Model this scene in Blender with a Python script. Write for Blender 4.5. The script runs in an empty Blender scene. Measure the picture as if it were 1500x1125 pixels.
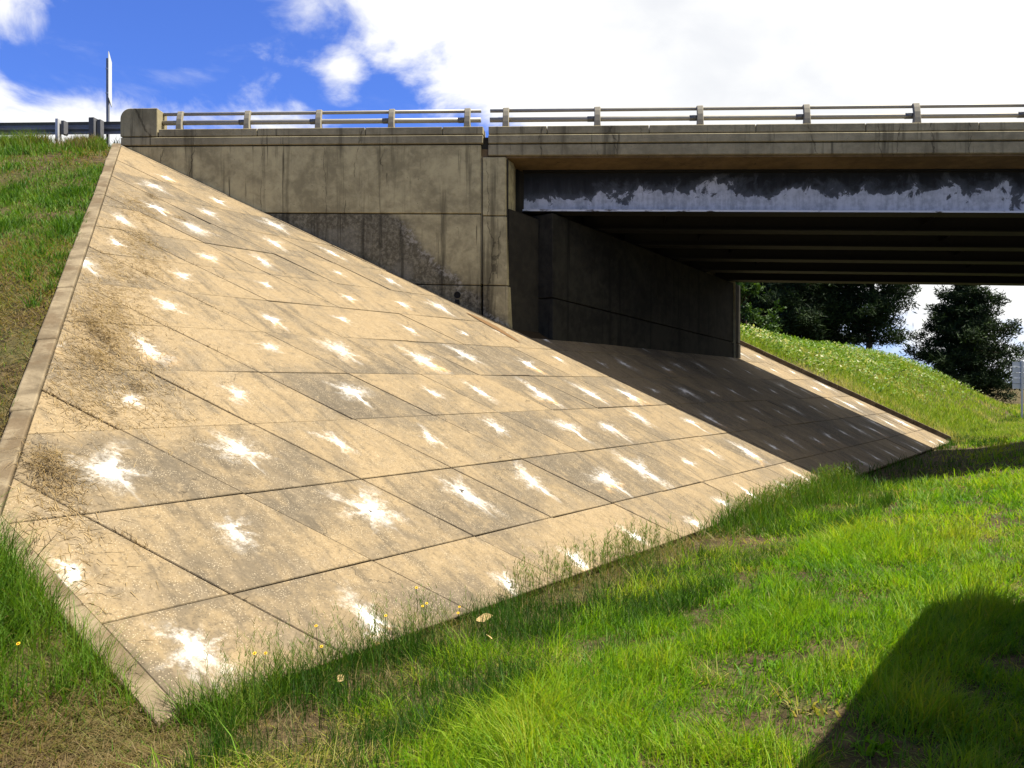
import bpy, math, random
import numpy as np
from mathutils import Vector, Matrix

sc = bpy.context.scene
R = math.radians
random.seed(11)
rng = np.random.default_rng(11)

# ------------------------------------------------------------------ camera
YAW = 0.115                                  # the bridge runs along +X; the camera looks a little to the left of +Y
CAMZ = 1.65
cam_data = bpy.data.cameras.new('camera')
cam = bpy.data.objects.new('camera', cam_data)
sc.collection.objects.link(cam)
cam.location = (0, 0, CAMZ)
cam.rotation_euler = (R(90), 0, YAW)
cam_data.sensor_fit = 'HORIZONTAL'
cam_data.sensor_width = 36.0
cam_data.lens = 36.0 * 1180 / 1500
cam_data.clip_start = 0.05
cam_data.clip_end = 3000
sc.camera = cam

# ------------------------------------------------------------------ world, sun, exposure
SUN = Vector((0.55, 0.025, 1.0)).normalized()
sc.view_settings.view_transform = 'Standard'
sc.view_settings.look = 'None'
sc.view_settings.gamma = 1.0
sc.view_settings.use_curve_mapping = False
sc.view_settings.exposure = 1.4

sun_data = bpy.data.lights.new('sun', 'SUN')
sun_data.energy = 5.0
sun_data.angle = R(0.53)
sun_data.color = (1.0, 0.945, 0.84)
sun = bpy.data.objects.new('sun', sun_data)
sc.collection.objects.link(sun)
sun.rotation_euler = SUN.to_track_quat('Z', 'Y').to_euler()
sun.location = (30, 0, 60)


class G:
    """a short hand for building node trees"""
    def __init__(self, tree):
        self.t = tree
        self.t.nodes.clear()

    def n(self, kind, **kw):
        nd = self.t.nodes.new(kind)
        for k, v in kw.items():
            setattr(nd, k, v)
        return nd

    def put(self, sock, v):
        if v is None:
            return
        if isinstance(v, bpy.types.NodeSocket):
            self.t.links.new(v, sock)
        else:
            sock.default_value = v

    def m(self, op, a, b=None, c=None, clamp=False):
        nd = self.n('ShaderNodeMath', operation=op, use_clamp=clamp)
        for i, v in enumerate((a, b, c)):
            self.put(nd.inputs[i], v)
        return nd.outputs[0]

    def vm(self, op, a, b=None, scale=None):
        nd = self.n('ShaderNodeVectorMath', operation=op)
        self.put(nd.inputs[0], a)
        self.put(nd.inputs[1], b)
        if scale is not None:
            self.put(nd.inputs['Scale'], scale)
        return nd.outputs['Value'] if op in ('LENGTH', 'DOT_PRODUCT', 'DISTANCE') else nd.outputs[0]

    def noise(self, vec, scale, detail=4, rough=0.55, dist=0.0, color=False):
        nd = self.n('ShaderNodeTexNoise')
        self.put(nd.inputs['Vector'], vec)
        self.put(nd.inputs['Scale'], scale)
        nd.inputs['Detail'].default_value = detail
        nd.inputs['Roughness'].default_value = rough
        nd.inputs['Distortion'].default_value = dist
        return nd.outputs['Color' if color else 'Fac']

    def voro(self, vec, scale, feature='F1'):
        nd = self.n('ShaderNodeTexVoronoi', feature=feature)
        self.put(nd.inputs['Vector'], vec)
        self.put(nd.inputs['Scale'], scale)
        return nd

    def ss(self, v, lo, hi):
        """smooth step; a descending one when lo > hi"""
        nd = self.n('ShaderNodeMapRange', interpolation_type='SMOOTHSTEP')
        self.put(nd.inputs['Value'], v)
        if lo > hi:
            nd.inputs['From Min'].default_value, nd.inputs['From Max'].default_value = hi, lo
            nd.inputs['To Min'].default_value, nd.inputs['To Max'].default_value = 1.0, 0.0
        else:
            nd.inputs['From Min'].default_value, nd.inputs['From Max'].default_value = lo, hi
        return nd.outputs[0]

    def mix(self, f, a, b):
        nd = self.n('ShaderNodeMix', data_type='RGBA')
        self.put(nd.inputs[0], f)
        for i, v in ((6, a), (7, b)):
            self.put(nd.inputs[i], v if isinstance(v, bpy.types.NodeSocket) else (*v, 1.0))
        return nd.outputs[2]

    def mul(self, a, b):
        nd = self.n('ShaderNodeMix', data_type='RGBA', blend_type='MULTIPLY')
        nd.inputs[0].default_value = 1.0
        for i, v in ((6, a), (7, b)):
            self.put(nd.inputs[i], v if isinstance(v, bpy.types.NodeSocket) else (*v, 1.0))
        return nd.outputs[2]

    def scale(self, vec, s):
        return self.vm('MULTIPLY', vec, s)

    def xyz(self, vec):
        nd = self.n('ShaderNodeSeparateXYZ')
        self.put(nd.inputs[0], vec)
        return nd.outputs

    def comb(self, x, y, z):
        nd = self.n('ShaderNodeCombineXYZ')
        for i, v in enumerate((x, y, z)):
            self.put(nd.inputs[i], v)
        return nd.outputs[0]

    def pos(self):
        return self.n('ShaderNodeNewGeometry').outputs['Position']

    def obj(self):
        return self.n('ShaderNodeTexCoord').outputs['Object']

    def rand(self):
        return self.n('ShaderNodeObjectInfo').outputs['Random']

    def attr(self, name):
        return self.n('ShaderNodeAttribute', attribute_name=name).outputs['Fac']

    def bump(self, h, strength=0.4, dist=0.02, normal=None):
        nd = self.n('ShaderNodeBump')
        nd.inputs['Strength'].default_value = strength
        nd.inputs['Distance'].default_value = dist
        self.put(nd.inputs['Height'], h)
        self.put(nd.inputs['Normal'], normal)
        return nd.outputs[0]

    def out(self, color, rough=0.85, normal=None, spec=0.3, metal=0.0):
        p = self.n('ShaderNodeBsdfPrincipled')
        self.put(p.inputs['Base Color'], color if isinstance(color, bpy.types.NodeSocket) else (*color, 1.0))
        self.put(p.inputs['Roughness'], rough)
        self.put(p.inputs['Normal'], normal)
        p.inputs['Specular IOR Level'].default_value = spec
        p.inputs['Metallic'].default_value = metal
        o = self.n('ShaderNodeOutputMaterial')
        self.t.links.new(p.outputs[0], o.inputs[0])
        return p


world = bpy.data.worlds.new('World')
sc.world = world
world.use_nodes = True
g = G(world.node_tree)
sky = g.n('ShaderNodeTexSky', sky_type='NISHITA')
sky.sun_disc = False
sky.sun_elevation = math.asin(SUN.z)
sky.sun_rotation = math.atan2(SUN.x, SUN.y)
sky.altitude = 200
sky.air_density = 1.0
sky.dust_density = 0.4
sky.ozone_density = 3.0
dirv = g.n('ShaderNodeTexCoord').outputs['Generated']
dx, dy, dz = g.xyz(dirv)
az = g.m('ARCTAN2', dx, dy)
el = g.m('ARCSINE', dz)


def ell(a0, e0, ra, re):
    u = g.m('DIVIDE', g.m('SUBTRACT', az, a0), ra)
    v = g.m('DIVIDE', g.m('SUBTRACT', el, e0), re)
    return g.m('SUBTRACT', 1.0, g.m('SQRT', g.m('ADD', g.m('MULTIPLY', u, u), g.m('MULTIPLY', v, v))))


bank = g.m('ADD', g.m('MULTIPLY', g.m('SINE', g.m('ADD', az, 0.255)), 5.0),
           g.m('MULTIPLY', g.m('MINIMUM', g.m('SUBTRACT', el, 0.36), 0.2), 8.5))
cl = g.m('MAXIMUM', bank, ell(-0.72, 0.40, 0.085, 0.075))
cl = g.m('MAXIMUM', cl, ell(-0.545, 0.262, 0.165, 0.066))
cl = g.m('MAXIMUM', cl, g.m('SUBTRACT', ell(-0.325, 0.362, 0.04, 0.032), 0.15))
cl = g.m('MAXIMUM', cl, g.m('SUBTRACT', ell(-0.70, 0.30, 0.12, 0.05), 0.42))
cl = g.m('MAXIMUM', g.m('MINIMUM', cl, 1.6), -1.0)
w1 = g.noise(g.scale(dirv, (1, 1, 1.7)), 7.0, 9, 0.58, 0.35)
w2 = g.noise(g.scale(dirv, (1, 1, 2.2)), 3.1, 4, 0.5)
dens = g.m('ADD', cl, g.m('MULTIPLY', g.m('SUBTRACT', w1, 0.5), 3.2))
cmask = g.ss(dens, -0.12, 0.62)
veil = g.m('MULTIPLY', g.ss(g.noise(g.scale(dirv, (1, 1, 3.0)), 4.0, 6, 0.6, 0.6), 0.54, 0.80), 0.26)
cmask = g.m('MAXIMUM', cmask, veil)
shade = g.ss(g.m('ADD', g.m('MULTIPLY', w2, 0.75), g.m('MULTIPLY', w1, 0.35)), 0.36, 0.62)
ccol = g.mix(shade, (4.2, 4.3, 4.5), (5.3, 5.3, 5.25))
blue = g.mul(sky.outputs[0], (0.375, 0.52, 0.99))
bg = g.n('ShaderNodeBackground')
g.put(bg.inputs['Color'], g.mix(cmask, blue, ccol))
bg.inputs['Strength'].default_value = 0.08
wo = g.n('ShaderNodeOutputWorld')
g.t.links.new(bg.outputs[0], wo.inputs[0])

# ------------------------------------------------------------------ helpers: objects
C = sc.collection


def tag(o, label=None, cat=None, group=None, kind=None):
    if label:
        o['label'] = label
    if cat:
        o['category'] = cat
    if group:
        o['group'] = group
    if kind:
        o['kind'] = kind
    return o


def link(o, parent=None):
    C.objects.link(o)
    if parent is not None:
        o.parent = parent
    return o


def empty(name, loc, rz=0.0):
    o = bpy.data.objects.new(name, None)
    o.empty_display_size = 0.3
    o.location = loc
    o.rotation_euler = (0, 0, rz)
    return link(o)


class MB:
    """collects vertices and faces of one mesh"""
    def __init__(self):
        self.v, self.f = [], []

    def add(self, vs, fs):
        b = len(self.v)
        self.v += [tuple(p) for p in vs]
        self.f += [tuple(b + i for i in f) for f in fs]
        return self

    def box(self, x0, x1, y0, y1, z0, z1):
        vs = [(x, y, z) for z in (z0, z1) for y in (y0, y1) for x in (x0, x1)]
        return self.add(vs, [(0, 2, 3, 1), (4, 5, 7, 6), (0, 1, 5, 4), (2, 6, 7, 3), (0, 4, 6, 2), (1, 3, 7, 5)])

    def longbox(self, x0, x1, y0, y1, z0, z1):
        return self.box(x0, x1, y0, y1, z0, z1)

    def prism(self, bottom, top):
        """bottom and top: two rings of the same number of points, counter-clockwise from above"""
        k = len(bottom)
        vs = list(bottom) + list(top)
        fs = [tuple(range(k - 1, -1, -1)), tuple(range(k, 2 * k))]
        fs += [(i, (i + 1) % k, k + (i + 1) % k, k + i) for i in range(k)]
        return self.add(vs, fs)

    def loft(self, rings, close=True, caps=True):
        k = len(rings[0])
        vs = [p for r in rings for p in r]
        fs = []
        for a in range(len(rings) - 1):
            for i in range(k if close else k - 1):
                j = (i + 1) % k
                fs.append((a * k + i, a * k + j, (a + 1) * k + j, (a + 1) * k + i))
        if caps and close:
            fs.append(tuple(range(k - 1, -1, -1)))
            fs.append(tuple(range((len(rings) - 1) * k, len(rings) * k)))
        return self.add(vs, fs)

    def tube(self, pts, radii, seg=8, squash=1.0):
        pts = [Vector(p) for p in pts]
        if not isinstance(radii, (list, tuple)):
            radii = [radii] * len(pts)
        rings = []
        for i, p in enumerate(pts):
            t = (pts[min(i + 1, len(pts) - 1)] - pts[max(i - 1, 0)]).normalized()
            up = Vector((0, 0, 1)) if abs(t.z) < 0.9 else Vector((0, 1, 0))
            a = t.cross(up).normalized()
            b = a.cross(t).normalized()
            rings.append([p + (a * math.cos(q) + b * math.sin(q) * squash) * radii[i]
                          for q in (2 * math.pi * s / seg for s in range(seg))])
        return self.loft(rings)

    def warp(self, fn):
        self.v = [fn(*p) for p in self.v]
        return self

    def build(self, name, mat, parent=None, bevel=0.0, smooth=False, seg=1, loc=None):
        me = bpy.data.meshes.new(name)
        vs = self.v
        if loc is not None:
            vs = [(p[0] - loc[0], p[1] - loc[1], p[2] - loc[2]) for p in vs]
        me.from_pydata(vs, [], self.f)
        me.update()
        import bmesh
        bm = bmesh.new()
        bm.from_mesh(me)
        bmesh.ops.recalc_face_normals(bm, faces=bm.faces)
        bm.to_mesh(me)
        bm.free()
        me.materials.append(mat)
        if smooth:
            me.polygons.foreach_set('use_smooth', [True] * len(me.polygons))
        o = bpy.data.objects.new(name, me)
        if loc is not None:
            o.location = loc
        if bevel:
            md = o.modifiers.new('bevel', 'BEVEL')
            md.width = bevel
            md.segments = seg
            md.limit_method = 'ANGLE'
            md.angle_limit = R(35)
        return link(o, parent)


def fast_mesh(name, verts, faces_flat, sizes, mat, parent=None, tint=None, uvless=True):
    """a big mesh straight from numpy arrays"""
    me = bpy.data.meshes.new(name)
    me.vertices.add(len(verts))
    me.vertices.foreach_set('co', np.ascontiguousarray(verts, dtype=np.float32).ravel())
    me.loops.add(len(faces_flat))
    me.loops.foreach_set('vertex_index', np.ascontiguousarray(faces_flat, dtype=np.int32))
    starts = np.concatenate(([0], np.cumsum(sizes)[:-1])).astype(np.int32)
    me.polygons.add(len(sizes))
    me.polygons.foreach_set('loop_start', starts)
    me.update(calc_edges=True)
    if tint is not None:
        at = me.attributes.new('tint', 'FLOAT', 'POINT')
        at.data.foreach_set('value', np.ascontiguousarray(tint, dtype=np.float32))
    me.materials.append(mat)
    o = bpy.data.objects.new(name, me)
    return link(o, parent)


def vnoise(x, y, seed=0):
    """smooth value noise, 0..1, for patchiness of the vegetation and the lie of the land"""
    xi, yi = np.floor(x).astype(np.int64), np.floor(y).astype(np.int64)
    fx, fy = x - xi, y - yi
    fx, fy = fx * fx * (3 - 2 * fx), fy * fy * (3 - 2 * fy)

    def hsh(a, b):
        n = (a * 374761393 + b * 668265263 + seed * 2147483647) & 0xFFFFFFFF
        n = ((n ^ (n >> 13)) * 1274126177) & 0xFFFFFFFF
        return ((n ^ (n >> 16)) & 0xFFFF) / 65535.0
    a, b = hsh(xi, yi), hsh(xi + 1, yi)
    c, d = hsh(xi, yi + 1), hsh(xi + 1, yi + 1)
    return (a * (1 - fx) + b * fx) * (1 - fy) + (c * (1 - fx) + d * fx) * fy


def fbm(x, y, seed=0, oct=3):
    s, a, t = 0.0, 1.0, 0.0
    for k in range(oct):
        s = s + a * vnoise(x * 2 ** k, y * 2 ** k, seed + 17 * k)
        t += a
        a *= 0.5
    return s / t


# ------------------------------------------------------------------ the lie of the land
# h runs along the highway below (30 degrees off the bridge's square), d runs down the paved slope
HX, HY = 0.5033, 0.8641
PC, PS = -3.0641, 0.5516                     # the slope plane: z = PC - PS * D
FY = 17.86                                   # the near face of the bridge


def Dof(x, y):
    return HY * x - HX * y


def plane(x, y):
    return PC - PS * Dof(x, y)


def zoff(x, y):                              # grade and superelevation of the bridge
    return -0.0281 * (x + 2.69) - 0.053 * (y - FY)


GD = np.array([-9, -4.86, -4.6, -3.5, -2.2, -0.7, 0.1, 0.6, 12, 12.8, 14, 15.5, 28, 60, 400], float)
GZ = np.array([-.55, -.55, -.51, -.45, -.2, -.02, .05, .04, .04, -.3, -.3, -.3, 6.5, 6.8, 6.8], float)  # unseen opposite bank set close, to cut the skylight under the bridge

ELBOW = (-4.54, 5.60)
TOPC = (-11.36, 17.86)
TOE = (-2.69, 4.86)


def side(p, q, x, y):                        # > 0 to the left of p -> q
    return (q[0] - p[0]) * (y - p[1]) - (q[1] - p[1]) * (x - p[0])


def paved(x, y, m=0.0):
    """true on the paved slope"""
    D = Dof(x, y)
    l1 = math.hypot(TOPC[0] - ELBOW[0], TOPC[1] - ELBOW[1])
    l2 = math.hypot(TOE[0] - ELBOW[0], TOE[1] - ELBOW[1])
    a = side(ELBOW, TOPC, x, y) / l1 < -m        # right of the long curb
    b = side(ELBOW, TOE, x, y) / l2 > m          # above the short curb
    return (D < -4.73 - max(m, 0.0)) & a & b & (y < 30.85 - m) & (D > -23.2)


def ground_z(x, y):
    x, y = np.asarray(x, float), np.asarray(y, float)
    D = Dof(x, y)
    P = plane(x, y)
    gz = np.interp(D, GD, GZ)
    gz = gz + 0.10 * (fbm(x * 0.8, y * 0.8, 3) - 0.5) * np.clip((0.3 - D) / 2, 0, 1) * np.clip((D + 4.45), 0, 1)
    za = 7.32 - 0.028 * (x + 11.36)
    e1 = -2.412 + 0.524 * y - 0.028 * x
    e1 = e1 + 0.35 * (fbm(x * 0.35 + 4, y * 0.35, 8) - 0.5) * np.clip((side(ELBOW, TOPC, x, y) / 14.0) - 0.4, 0, 1.5)
    nat = 3.75 + 0.9 * (fbm(x * 0.09, y * 0.09, 5) - 0.5) - 0.035 * np.clip(y - 66, 0, 80)
    e2 = np.maximum(za - 0.5 * (y - 28.2), nat)
    cap = np.where(y < 18.05, np.minimum(e1, za), np.where(y < 28.2, np.where(x > -11.3, za - 0.75, za), e2))
    P2 = P - 0.10 * np.clip(y - 56, 0, 40)
    hill = np.minimum(P2, cap)
    # round the hip and the crest off a little
    k = 0.5
    soft = -k * np.log(np.exp(-np.clip(P2, -30, 30) / k) + np.exp(-np.clip(cap, -30, 30) / k))
    far = np.clip((y - 31.2) / 2.0, 0, 1)
    hill = hill * (1 - far) + soft * far
    hill = np.where(paved(x, y, -0.18) | ((D < -4.5) & (D > -5.0) & (x > -2.5) & (y < 31)), np.minimum(hill, P - 0.16), hill)
    return np.maximum(gz, hill)


def spaced(a, b, step0, grow, at):
    """coordinates from a to b, fine round `at`"""
    out = [at]
    s, x = step0, at
    while x < b:
        x += s
        s *= grow
        out.append(min(x, b))
    s, x = step0, at
    lo = []
    while x > a:
        x -= s
        s *= grow
        lo.append(max(x, a))
    return np.unique(np.array(lo[::-1] + out))


gx = spaced(-420, 420, 0.17, 1.016, -1.5)
gy = spaced(-60, 600, 0.17, 1.0145, 6.0)
gy = np.unique(np.concatenate((gy, [17.97, 18.28, 28.05, 28.4])))
XX, YY = np.meshgrid(gx, gy)
ZZ = ground_z(XX, YY)
nx, ny = len(gx), len(gy)
vid = np.arange(nx * ny).reshape(ny, nx)
quads = np.stack((vid[:-1, :-1], vid[:-1, 1:], vid[1:, 1:], vid[1:, :-1]), -1).reshape(-1, 4)


# ------------------------------------------------------------------ materials
def mat(name):
    m = bpy.data.materials.new(name)
    m.use_nodes = True
    return m, G(m.node_tree)


M = {}

# soil with thatch
m, g = mat('soil')
p = g.pos()
a = g.noise(p, 1.1, 5, 0.6)
b = g.noise(p, 9.0, 5, 0.65)
c = g.noise(g.scale(p, (30, 30, 30)), 1.0, 3, 0.7)
col = g.mix(g.ss(b, 0.35, 0.68), (0.026, 0.018, 0.009), (0.090, 0.064, 0.031))
col = g.mix(g.m('MULTIPLY', g.ss(a, 0.42, 0.62), 0.45), col, (0.045, 0.060, 0.012))
col = g.mix(g.m('MULTIPLY', g.ss(c, 0.55, 0.75), 0.5), col, (0.15, 0.112, 0.054))
g.out(col, 0.95, g.bump(g.m('ADD', b, g.m('MULTIPLY', c, 0.6)), 0.8, 0.05), 0.1)
M['soil'] = m

# slope panels: tan and grey concrete, exposed aggregate, a splash of white grout in the middle of every panel
m, g = mat('panel_concrete')
p = g.pos()
o = g.obj()
r = g.rand()
ox, oy, oz = g.xyz(o)
rv = g.n('ShaderNodeTexWhiteNoise', noise_dimensions='1D')
g.put(rv.inputs['W'], g.m('MULTIPLY', r, 917.3))
r1, r2, r3 = g.n('ShaderNodeSeparateColor'), None, None
g.put(r1.inputs[0], rv.outputs['Color'])
r1, r2, r3 = r1.outputs
big = g.noise(p, 0.55, 4, 0.55, 0.4)
mid = g.noise(g.scale(p, (1, 1, 1)), 2.6, 7, 0.68, 0.5)
strk = g.noise(g.comb(g.m('MULTIPLY', ox, 0.9), g.m('MULTIPLY', oy, 7.0), g.m('MULTIPLY', r, 40)), 1.0, 5, 0.6)
fine = g.noise(p, 38.0, 4, 0.7)
grey = g.m('ADD', g.m('MULTIPLY', big, 0.8), g.m('ADD', g.m('MULTIPLY', mid, 0.65), g.m('MULTIPLY', strk, 0.35)))
grey = g.ss(g.m('ADD', grey, g.m('MULTIPLY', g.m('SUBTRACT', r2, 0.5), 0.20)), 0.74, 1.12)
col = g.mix(grey, (0.202, 0.148, 0.080), (0.084, 0.068, 0.046))
col = g.mix(g.m('MULTIPLY', g.ss(strk, 0.54, 0.70), 0.45), col, (0.060, 0.047, 0.029))
col = g.mix(g.m('MULTIPLY', g.ss(mid, 0.50, 0.72), 0.45), col, (0.225, 0.172, 0.104))
blot = g.noise(p, 11.0, 6, 0.75, 0.4)
col = g.mix(g.m('MULTIPLY', g.ss(blot, 0.50, 0.68), 0.55), col, (0.070, 0.055, 0.034))
col = g.mix(g.m('MULTIPLY', g.ss(blot, 0.46, 0.32), 0.5), col, (0.26, 0.20, 0.12))
col = g.mix(g.m('MULTIPLY', g.ss(fine, 0.50, 0.70), 0.55), col, (0.062, 0.048, 0.030))
# small pale stones
v = g.voro(p, 34.0)
pk = g.m('MULTIPLY', g.ss(v.outputs['Distance'], 0.24, 0.12), g.ss(g.noise(p, 11.0, 2), 0.46, 0.6))
v2 = g.voro(p, 48.0)
pk2 = g.m('MULTIPLY', g.ss(v2.outputs['Distance'], 0.30, 0.15), g.ss(g.noise(p, 5.0, 3), 0.42, 0.58))
col = g.mix(g.m('MULTIPLY', g.m('MAXIMUM', pk, pk2), 0.75), col, (0.33, 0.27, 0.18))
v3 = g.voro(g.vm('ADD', p, (3.7, 1.1, 9.2)), 33.0)
col = g.mix(g.m('MULTIPLY', g.ss(v3.outputs['Distance'], 0.2, 0.1), 0.55), col, (0.045, 0.034, 0.022))
# dirt along the panel's rim
# hair cracks
ck = g.n('ShaderNodeTexVoronoi', feature='DISTANCE_TO_EDGE')
g.put(ck.inputs['Vector'], g.vm('ADD', p, g.scale(g.noise(p, 2.4, 5, 0.65, 0, True), (0.5, 0.5, 0.5))))
ck.inputs['Scale'].default_value = 0.62
ckm = g.m('MULTIPLY', g.ss(ck.outputs['Distance'], 0.0045, 0.001), g.ss(g.noise(p, 0.9, 3), 0.52, 0.58))
col = g.mix(g.m('MULTIPLY', ckm, 0.8), col, (0.03, 0.023, 0.014))
# grout splash: a soft ragged blot with a few stubby arms, drawn out down the slope
wv = g.vm('SUBTRACT', g.noise(p, 6.5, 4, 0.62, 0, True), (0.5, 0.5, 0.5))
wx_, wy_, wz_ = g.xyz(wv)
wf = g.m('SUBTRACT', g.noise(p, 27.0, 4, 0.7), 0.5)
cx = g.m('ADD', g.m('SUBTRACT', ox, g.m('MULTIPLY', g.m('SUBTRACT', r1, 0.5), 0.36)), g.m('MULTIPLY', wx_, 0.30))
cy = g.m('ADD', g.m('SUBTRACT', oy, g.m('MULTIPLY', g.m('SUBTRACT', r3, 0.5), 0.44)), g.m('MULTIPLY', wy_, 0.26))
ang = g.m('ARCTAN2', cy, cx)
ring = g.comb(g.m('COSINE', ang), g.m('SINE', ang), g.m('MULTIPLY', r, 63.0))
sp = g.m('POWER', g.ss(g.noise(ring, 1.35, 2.0, 0.55), 0.34, 0.78), 1.3)
cxe = g.m('MULTIPLY', cx, g.m('ADD', 0.50, g.m('MULTIPLY', r3, 0.35)))
rr = g.m('SQRT', g.m('ADD', g.m('MULTIPLY', cxe, cxe), g.m('MULTIPLY', cy, cy)))
rad = g.m('MULTIPLY', g.m('ADD', 0.075, g.m('MULTIPLY', sp, 0.15)), g.m('ADD', 0.55, g.m('MULTIPLY', g.m('POWER', r2, 2.0), 0.75)))
rel = g.m('DIVIDE', g.m('ADD', rr, g.m('MULTIPLY', wf, 0.045)), rad)
core = g.m('MULTIPLY', g.ss(rel, 1.3, 0.15), g.m('ADD', 0.55, g.m('MULTIPLY', r1, 0.45)))
halo = g.m('MULTIPLY', g.ss(rel, 2.6, 0.4), g.ss(g.noise(p, 20.0, 5, 0.75), 0.34, 0.70))
run = g.m('MULTIPLY', g.m('MULTIPLY', g.ss(g.m('ABSOLUTE', cy), 0.07, 0.01), g.m('MULTIPLY', g.ss(cx, 0.0, 0.1), g.ss(cx, 0.6, 0.15))),
          g.m('MULTIPLY', g.ss(strk, 0.44, 0.6), g.ss(r2, 0.45, 0.6)))
rust = g.m('MULTIPLY', g.m('MULTIPLY', g.ss(rel, 2.8, 1.0), g.ss(cx, 0.02, 0.16)),
           g.m('MULTIPLY', g.ss(r1, 0.62, 0.72), g.ss(g.noise(p, 6.0, 3), 0.42, 0.6)))
col = g.mix(g.m('MULTIPLY', rust, 0.75), col, (0.33, 0.18, 0.04))
col = g.mix(g.m('MAXIMUM', core, g.m('MAXIMUM', g.m('MULTIPLY', halo, 0.40), g.m('MULTIPLY', run, 0.5))), col, (0.84, 0.81, 0.74))
hole = g.m('MULTIPLY', g.ss(g.m('ADD', rr, g.m('MULTIPLY', wf, 0.02)), 0.026, 0.014), g.ss(r3, 0.66, 0.7))
col = g.mix(hole, col, (0.06, 0.05, 0.04))
hgt = g.m('ADD', g.m('MULTIPLY', fine, 0.6), g.m('ADD', g.m('MULTIPLY', mid, 0.5), g.m('SUBTRACT', g.m('MULTIPLY', pk, 0.4), hole)))
g.out(col, 0.9, g.bump(hgt, 0.55, 0.012), 0.2)
M['panel'] = m

# joint filler and bedding under the panels
m, g = mat('joint_dirt')
p = g.pos()
g.out(g.mix(g.noise(p, 12.0, 4), (0.018, 0.013, 0.009), (0.055, 0.04, 0.022)), 1.0, None, 0.0)
M['joint'] = m

# curbs
m, g = mat('curb_concrete')
p = g.pos()
a = g.noise(p, 3.0, 6, 0.62, 0.3)
b = g.noise(p, 26.0, 4, 0.7)
col = g.mix(g.ss(a, 0.35, 0.66), (0.095, 0.072, 0.042), (0.185, 0.146, 0.09))
col = g.mix(g.m('MULTIPLY', g.ss(b, 0.54, 0.72), 0.6), col, (0.11, 0.078, 0.042))
col = g.mix(g.m('MULTIPLY', g.ss(g.noise(p, 1.9, 7, 0.7), 0.50, 0.62), 0.7), col, (0.085, 0.058, 0.03))
g.out(col, 0.92, g.bump(b, 0.5, 0.012), 0.2)
M['curb'] = m


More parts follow.
